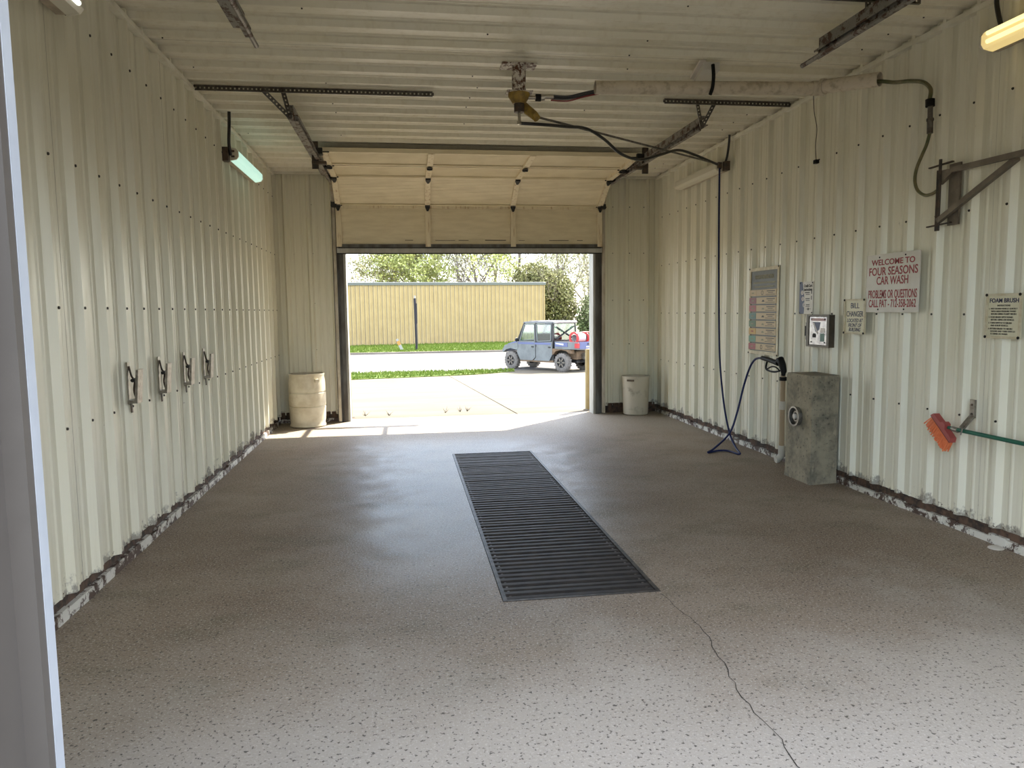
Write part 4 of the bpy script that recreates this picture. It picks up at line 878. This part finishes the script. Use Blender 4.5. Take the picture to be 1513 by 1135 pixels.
# cab: pillars, doors, windows, roof
RZ = 1.90
for s in (1, -1):
    y = s*.72; pl = MB()
    A_, Bp, Cp = [(2.34, 1.16), (1.98, RZ)], [(1.32, .95), (1.36, RZ)], [(.44, .95), (.48, RZ)]
    for (x0_, z0_), (x1_, z1_) in (A_, Bp, Cp): MB().bar((x0_, y, z0_), (x1_, y*.93, z1_), .06, .075, up=(0, 1, 0)).build('pillar', 'utvblack', UT)
    MB().bar((.42, y*.93, RZ), (2.0, y*.93, RZ), .05, .06).build('roof_rail', 'utvgrey', UT)
    # doors as plates with a window gap above
    for nm, lo, win in (('front_door', [(1.36, 1.12), (1.36, .52), (1.52, .40), (2.18, .40), (2.36, .70), (2.36, 1.14)], [(1.40, 1.14), (2.24, 1.16), (1.95, 1.84), (1.42, 1.84)]),
                        ('rear_door', [(.46, 1.16), (.46, .66), (.62, .40), (1.44, .40), (1.32, .52), (1.32, 1.12)], [(.56, 1.20), (1.28, 1.16), (1.32, 1.84), (.52, 1.84)])):
        D = MB().prism([(x, y-s*.02, z) for x, z in lo], (0, s*.05, 0)).build(nm, 'utvgrey', UT)
        xa = [p[0] for p in lo]; MB().box(min(xa)+.06, max(xa)-.06, *sorted((y+s*.03, y+s*.036)), 1.04, 1.12).build('door_stripe', 'utvblue', D)
        n_ = len(win); fr = MB()
        for (a0, a1), (b0, b1) in zip(win, win[1:]+win[:1]): fr.bar((a0, y*.985, a1), (b0, y*.985, b1), .035, .05, up=(0, 1, 0))
        fr.build('window_frame', 'utvgrey', D)
        cw = sum(p[0] for p in win)/4, sum(p[1] for p in win)/4
        MB().prism([(cw[0]+(x-cw[0])*.97, y*.985-s*.004, cw[1]+(z-cw[1])*.97) for x, z in win], (0, s*.008, 0)).build('window_pane', 'glass', D)
        MB().box(min(xa)+.08, min(xa)+.2, *sorted((y+s*.03, y+s*.05)), .92, .97).build('door_handle', 'utvblack', D)
    MB().box(.42, 2.2, *sorted((s*.66, s*.74)), .34, .42).build('rocker_panel', 'mud', UT)
    mr = MB().lathe((2.26, s*.88, 1.22), (1, 0, 0), [(0, -.03), (.07, -.03), (.085, 0), (.07, .03), (0, .03)], 14).build('mirror', 'utvblack', UT, True)
    MB().cyl((2.26, s*.72, 1.18), (2.26, s*.86, 1.22), .014, 8).build('mirror_arm', 'utvblack', mr)
rf_ = MB(); rp_ = [(.36, 1.88), (2.02, 1.88), (2.08, 1.92), (1.9, 1.955), (1.2, 1.975), (.5, 1.965), (.34, 1.93)]
RO = rf_.prism([(x, -.69, z) for x, z in rp_], (0, 1.38, 0)).build('cab_roof', 'utvroof', UT)
for y in (-.45, -.15, .15, .45): MB().box(.45, 1.9, y-.04, y+.04, 1.965, 1.985).build('roof_ridge', 'utvroof', RO)
MB().prism([(2.33, -.66, 1.17), (2.33, .66, 1.17), (2.0, .62, 1.87), (2.0, -.62, 1.87)], (.008, 0, 0)).build('windshield', 'glass', UT)
MB().prism([(.42, -.64, 1.20), (.42, .64, 1.20), (.45, .62, 1.86), (.45, -.62, 1.86)], (.008, 0, 0)).build('rear_window', 'glass', UT)
MB().box(.40, .46, -.69, .69, .95, 1.22).build('rear_bulkhead', 'utvblack', UT)
MB().bar((.40, -.55, 1.25), (.40, .55, 1.75), .03, .03, up=(1, 0, 0)).bar((.40, .55, 1.25), (.40, -.55, 1.75), .03, .03, up=(1, 0, 0)).build('rear_brace', 'utvblack', UT)
for x in (.62, 1.5):
    st_ = MB().box(x, x+.50, -.60, .60, .70, .92).build('seat_bench', 'utvblack', UT); MB().obox((x+.02, 0, 1.18), (.05, 0, .012), (0, .60, 0), (-.06, 0, .28)).build('seat_back', 'utvblack', st_)
MB().box(2.12, 2.3, -.64, .64, .95, 1.2).build('dashboard', 'utvblack', UT)
# load in the bed
mw = UT.matrix_basis.copy()
HR = thing('hose_reel', mw @ Vector((-.30, 0, .93)), 'red sprayer frame with coiled white hose in the vehicle bed', 'hose reel', local=True); HR.rotation_euler = UT.rotation_euler
MB().box(-.30, .42, -.50, .50, 0, .16).build('sprayer_base', 'cargored', HR)
for y in (-.34, .30):
    MB().lathe((.02, y, .38), (0, 1, 0), [(.24, -.02), (.24, .02), (.16, .02), (.16, -.02), (.24, -.02)], 22).build('reel_flange', 'cargored', HR, True)
MB().lathe((.02, -.30, .38), (0, 1, 0), [(.13, 0), (.17, .05), (.17, .53), (.13, .58)], 18).build('hose_coil', 'white', HR, True)
MB().lathe((.02, -.36, .38), (0, 1, 0), [(.12, -.01), (.12, .0), (.0, .0)], 18).build('reel_core', 'utvblack', HR, True)
MB().tube(smooth_path([(-.28, -.45, .16), (-.28, -.45, .52), (-.28, 0, .60), (-.28, .45, .52), (-.28, .45, .16)]), .025, 8).build('frame_hoop', 'cargored', HR, True)

# ------------------------------------------------------------------ trees
def tree(x, y, h, label, leafmat, nleaf, leafsize, barkm, seed, spread=.55, levels=4, r0=.16, low=.25, crown=None, name='bare_tree'):
    rnd = random.Random(seed); br = MB(); tips = []
    def grow(p, d, L, r, lv):
        n = 3; pts = [p]; q = p.copy(); dd = d.copy()
        for k in range(n):
            dd = (dd+Vector((rnd.uniform(-1, 1), rnd.uniform(-1, 1), rnd.uniform(-.3, .6)))*.16).normalized(); q = q+dd*L/n; pts.append(q.copy())
        br.tube(pts, [r*(1-.45*k/n) for k in range(n+1)], 5 if lv > 1 else 3, False)
        if lv <= 2: tips.extend(pts[1:])
        if lv == 0: return
        kids = 4 if lv >= levels-1 else 3
        for k in range(kids):
            f = rnd.uniform(.45, 1.) if lv < levels else rnd.uniform(low, 1.)
            i = min(n-1, int(f*n)); b = pts[i].lerp(pts[i+1], f*n-i)
            a = rnd.uniform(0, 2*math.pi); sd = dd.orthogonal().normalized(); sd = Matrix.Rotation(a, 3, dd) @ sd
            nd = (dd*(1-spread)+sd*spread+Vector((0, 0, .12))).normalized()
            grow(b, nd, L*rnd.uniform(.55, .75), r*.5*(1-.3*f), lv-1)
        grow(q, dd, L*.6, r*.5, lv-1)
    grow(Vector((x, y, GZ)), Vector((rnd.uniform(-.06, .06), 0, 1)).normalized(), h*.46, r0, levels)
    t = thing(name, (x, y, GZ), label, 'tree', 'trees behind the tan building')
    br.build('branches', barkm, t)
    lf = MB()
    for k in range(nleaf):
        if crown:
            u = rnd.uniform(-1, 1); a = rnd.uniform(0, 6.283); rr = rnd.random()**.4; s_ = math.sqrt(1-u*u)
            c = Vector((x+crown[0]*rr*s_*math.cos(a), y+crown[1]*rr*s_*math.sin(a), crown[2]+crown[3]*rr*u))
        else: c = rnd.choice(tips)+Vector((rnd.gauss(0, .16), rnd.gauss(0, .16), rnd.gauss(0, .14)))
        a1 = Vector((rnd.uniform(-1, 1), rnd.uniform(-1, 1), rnd.uniform(-1, 1))).normalized(); a2 = a1.orthogonal(); s_ = leafsize*rnd.uniform(.5, 1.2)
        lf.add([c-a1*s_, c+a2*s_*.6, c+a1*s_, c-a2*s_*.6], [(0, 1, 2, 3)])
    if nleaf: lf.build('foliage', leafmat, t, kind='stuff')
tree(-4.6, 74, 7.0, 'small faint bare tree at the far end behind the tan building', 'leaf_bud', 500, .06, 'barkpale', 11, r0=.10)
tree(-2.1, 70, 8.0, 'young budding tree beside the open sky', 'leaf_bud', 3200, .10, 'barkpale', 3, r0=.13)
tree(.2, 66, 10.5, 'pale budding tree right of the open sky', 'leaf_lime', 4500, .10, 'bark', 5, r0=.18, levels=5)
tree(3.1, 69, 13, 'yellow-green budding tree behind the black pole', 'leaf_lime', 9000, .13, 'bark', 8, r0=.2, levels=5)
tree(5.0, 65, 12.5, 'lime-leaved tree at the middle of the tan building roof', 'leaf_lime', 8000, .12, 'barkpale', 21, r0=.2, levels=5)
tree(6.8, 67, 13, 'grey twiggy tree with few buds behind the roof edge', 'leaf_bud', 6000, .09, 'barkpale', 13, r0=.22, spread=.55, levels=5, low=.1)
tree(8.7, 70, 14, 'tall bare grey tree with forking limbs', 'leaf_bud', 4500, .08, 'barkpale', 29, r0=.24, spread=.52, levels=5, low=.1)
tree(10.6, 66, 14, 'big bare grey tree rising above the olive tree', 'leaf_bud', 4500, .08, 'barkpale', 37, r0=.26, spread=.55, levels=5, low=.12)
tree(10.6, 60.5, 6.0, 'dense olive evergreen peeping over the tan roof end', 'leaf_olive', 4200, .13, 'bark', 41, crown=(1.9, 1.2, 3.6, 1.8), name='evergreen_tree')
tree(12.1, 59, 6.2, 'dense olive evergreen beside the tan building end', 'leaf_olive', 6000, .14, 'bark', 43, crown=(1.75, 1.3, 1.8, 3.0), name='evergreen_tree')
tree(14.4, 68, 13, 'leafing grey tree near the doorway jamb', 'leaf_bud', 6000, .09, 'barkpale', 47, r0=.22, levels=5, low=.1)
tree(15.2, 63, 8, 'dark twiggy thicket tree above the vehicle', 'leaf_bud', 1200, .08, 'bark', 53, r0=.17, low=.05, spread=.65, levels=5)
tree(17.2, 70, 12, 'bare tree partly hidden by the doorway jamb', 'leaf_lime', 4500, .10, 'barkpale', 59, r0=.2, levels=5, low=.1)
tree(14.6, 57, 3.4, 'round green shrub behind the vehicle bed', 'leaf_green', 3000, .12, 'bark', 61, crown=(1.3, .9, .9, 1.9), name='green_shrub', r0=.06)
tree(15.9, 60, 6.5, 'grey thicket tree between the evergreen and the doorway jamb', 'leaf_bud', 2500, .08, 'barkpale', 71, r0=.14, low=.05, spread=.6, levels=5)
tree(18.6, 64, 11, 'bare limbed tree farthest along behind the doorway jamb', 'leaf_bud', 3000, .09, 'barkpale', 73, r0=.18, low=.08, levels=5)
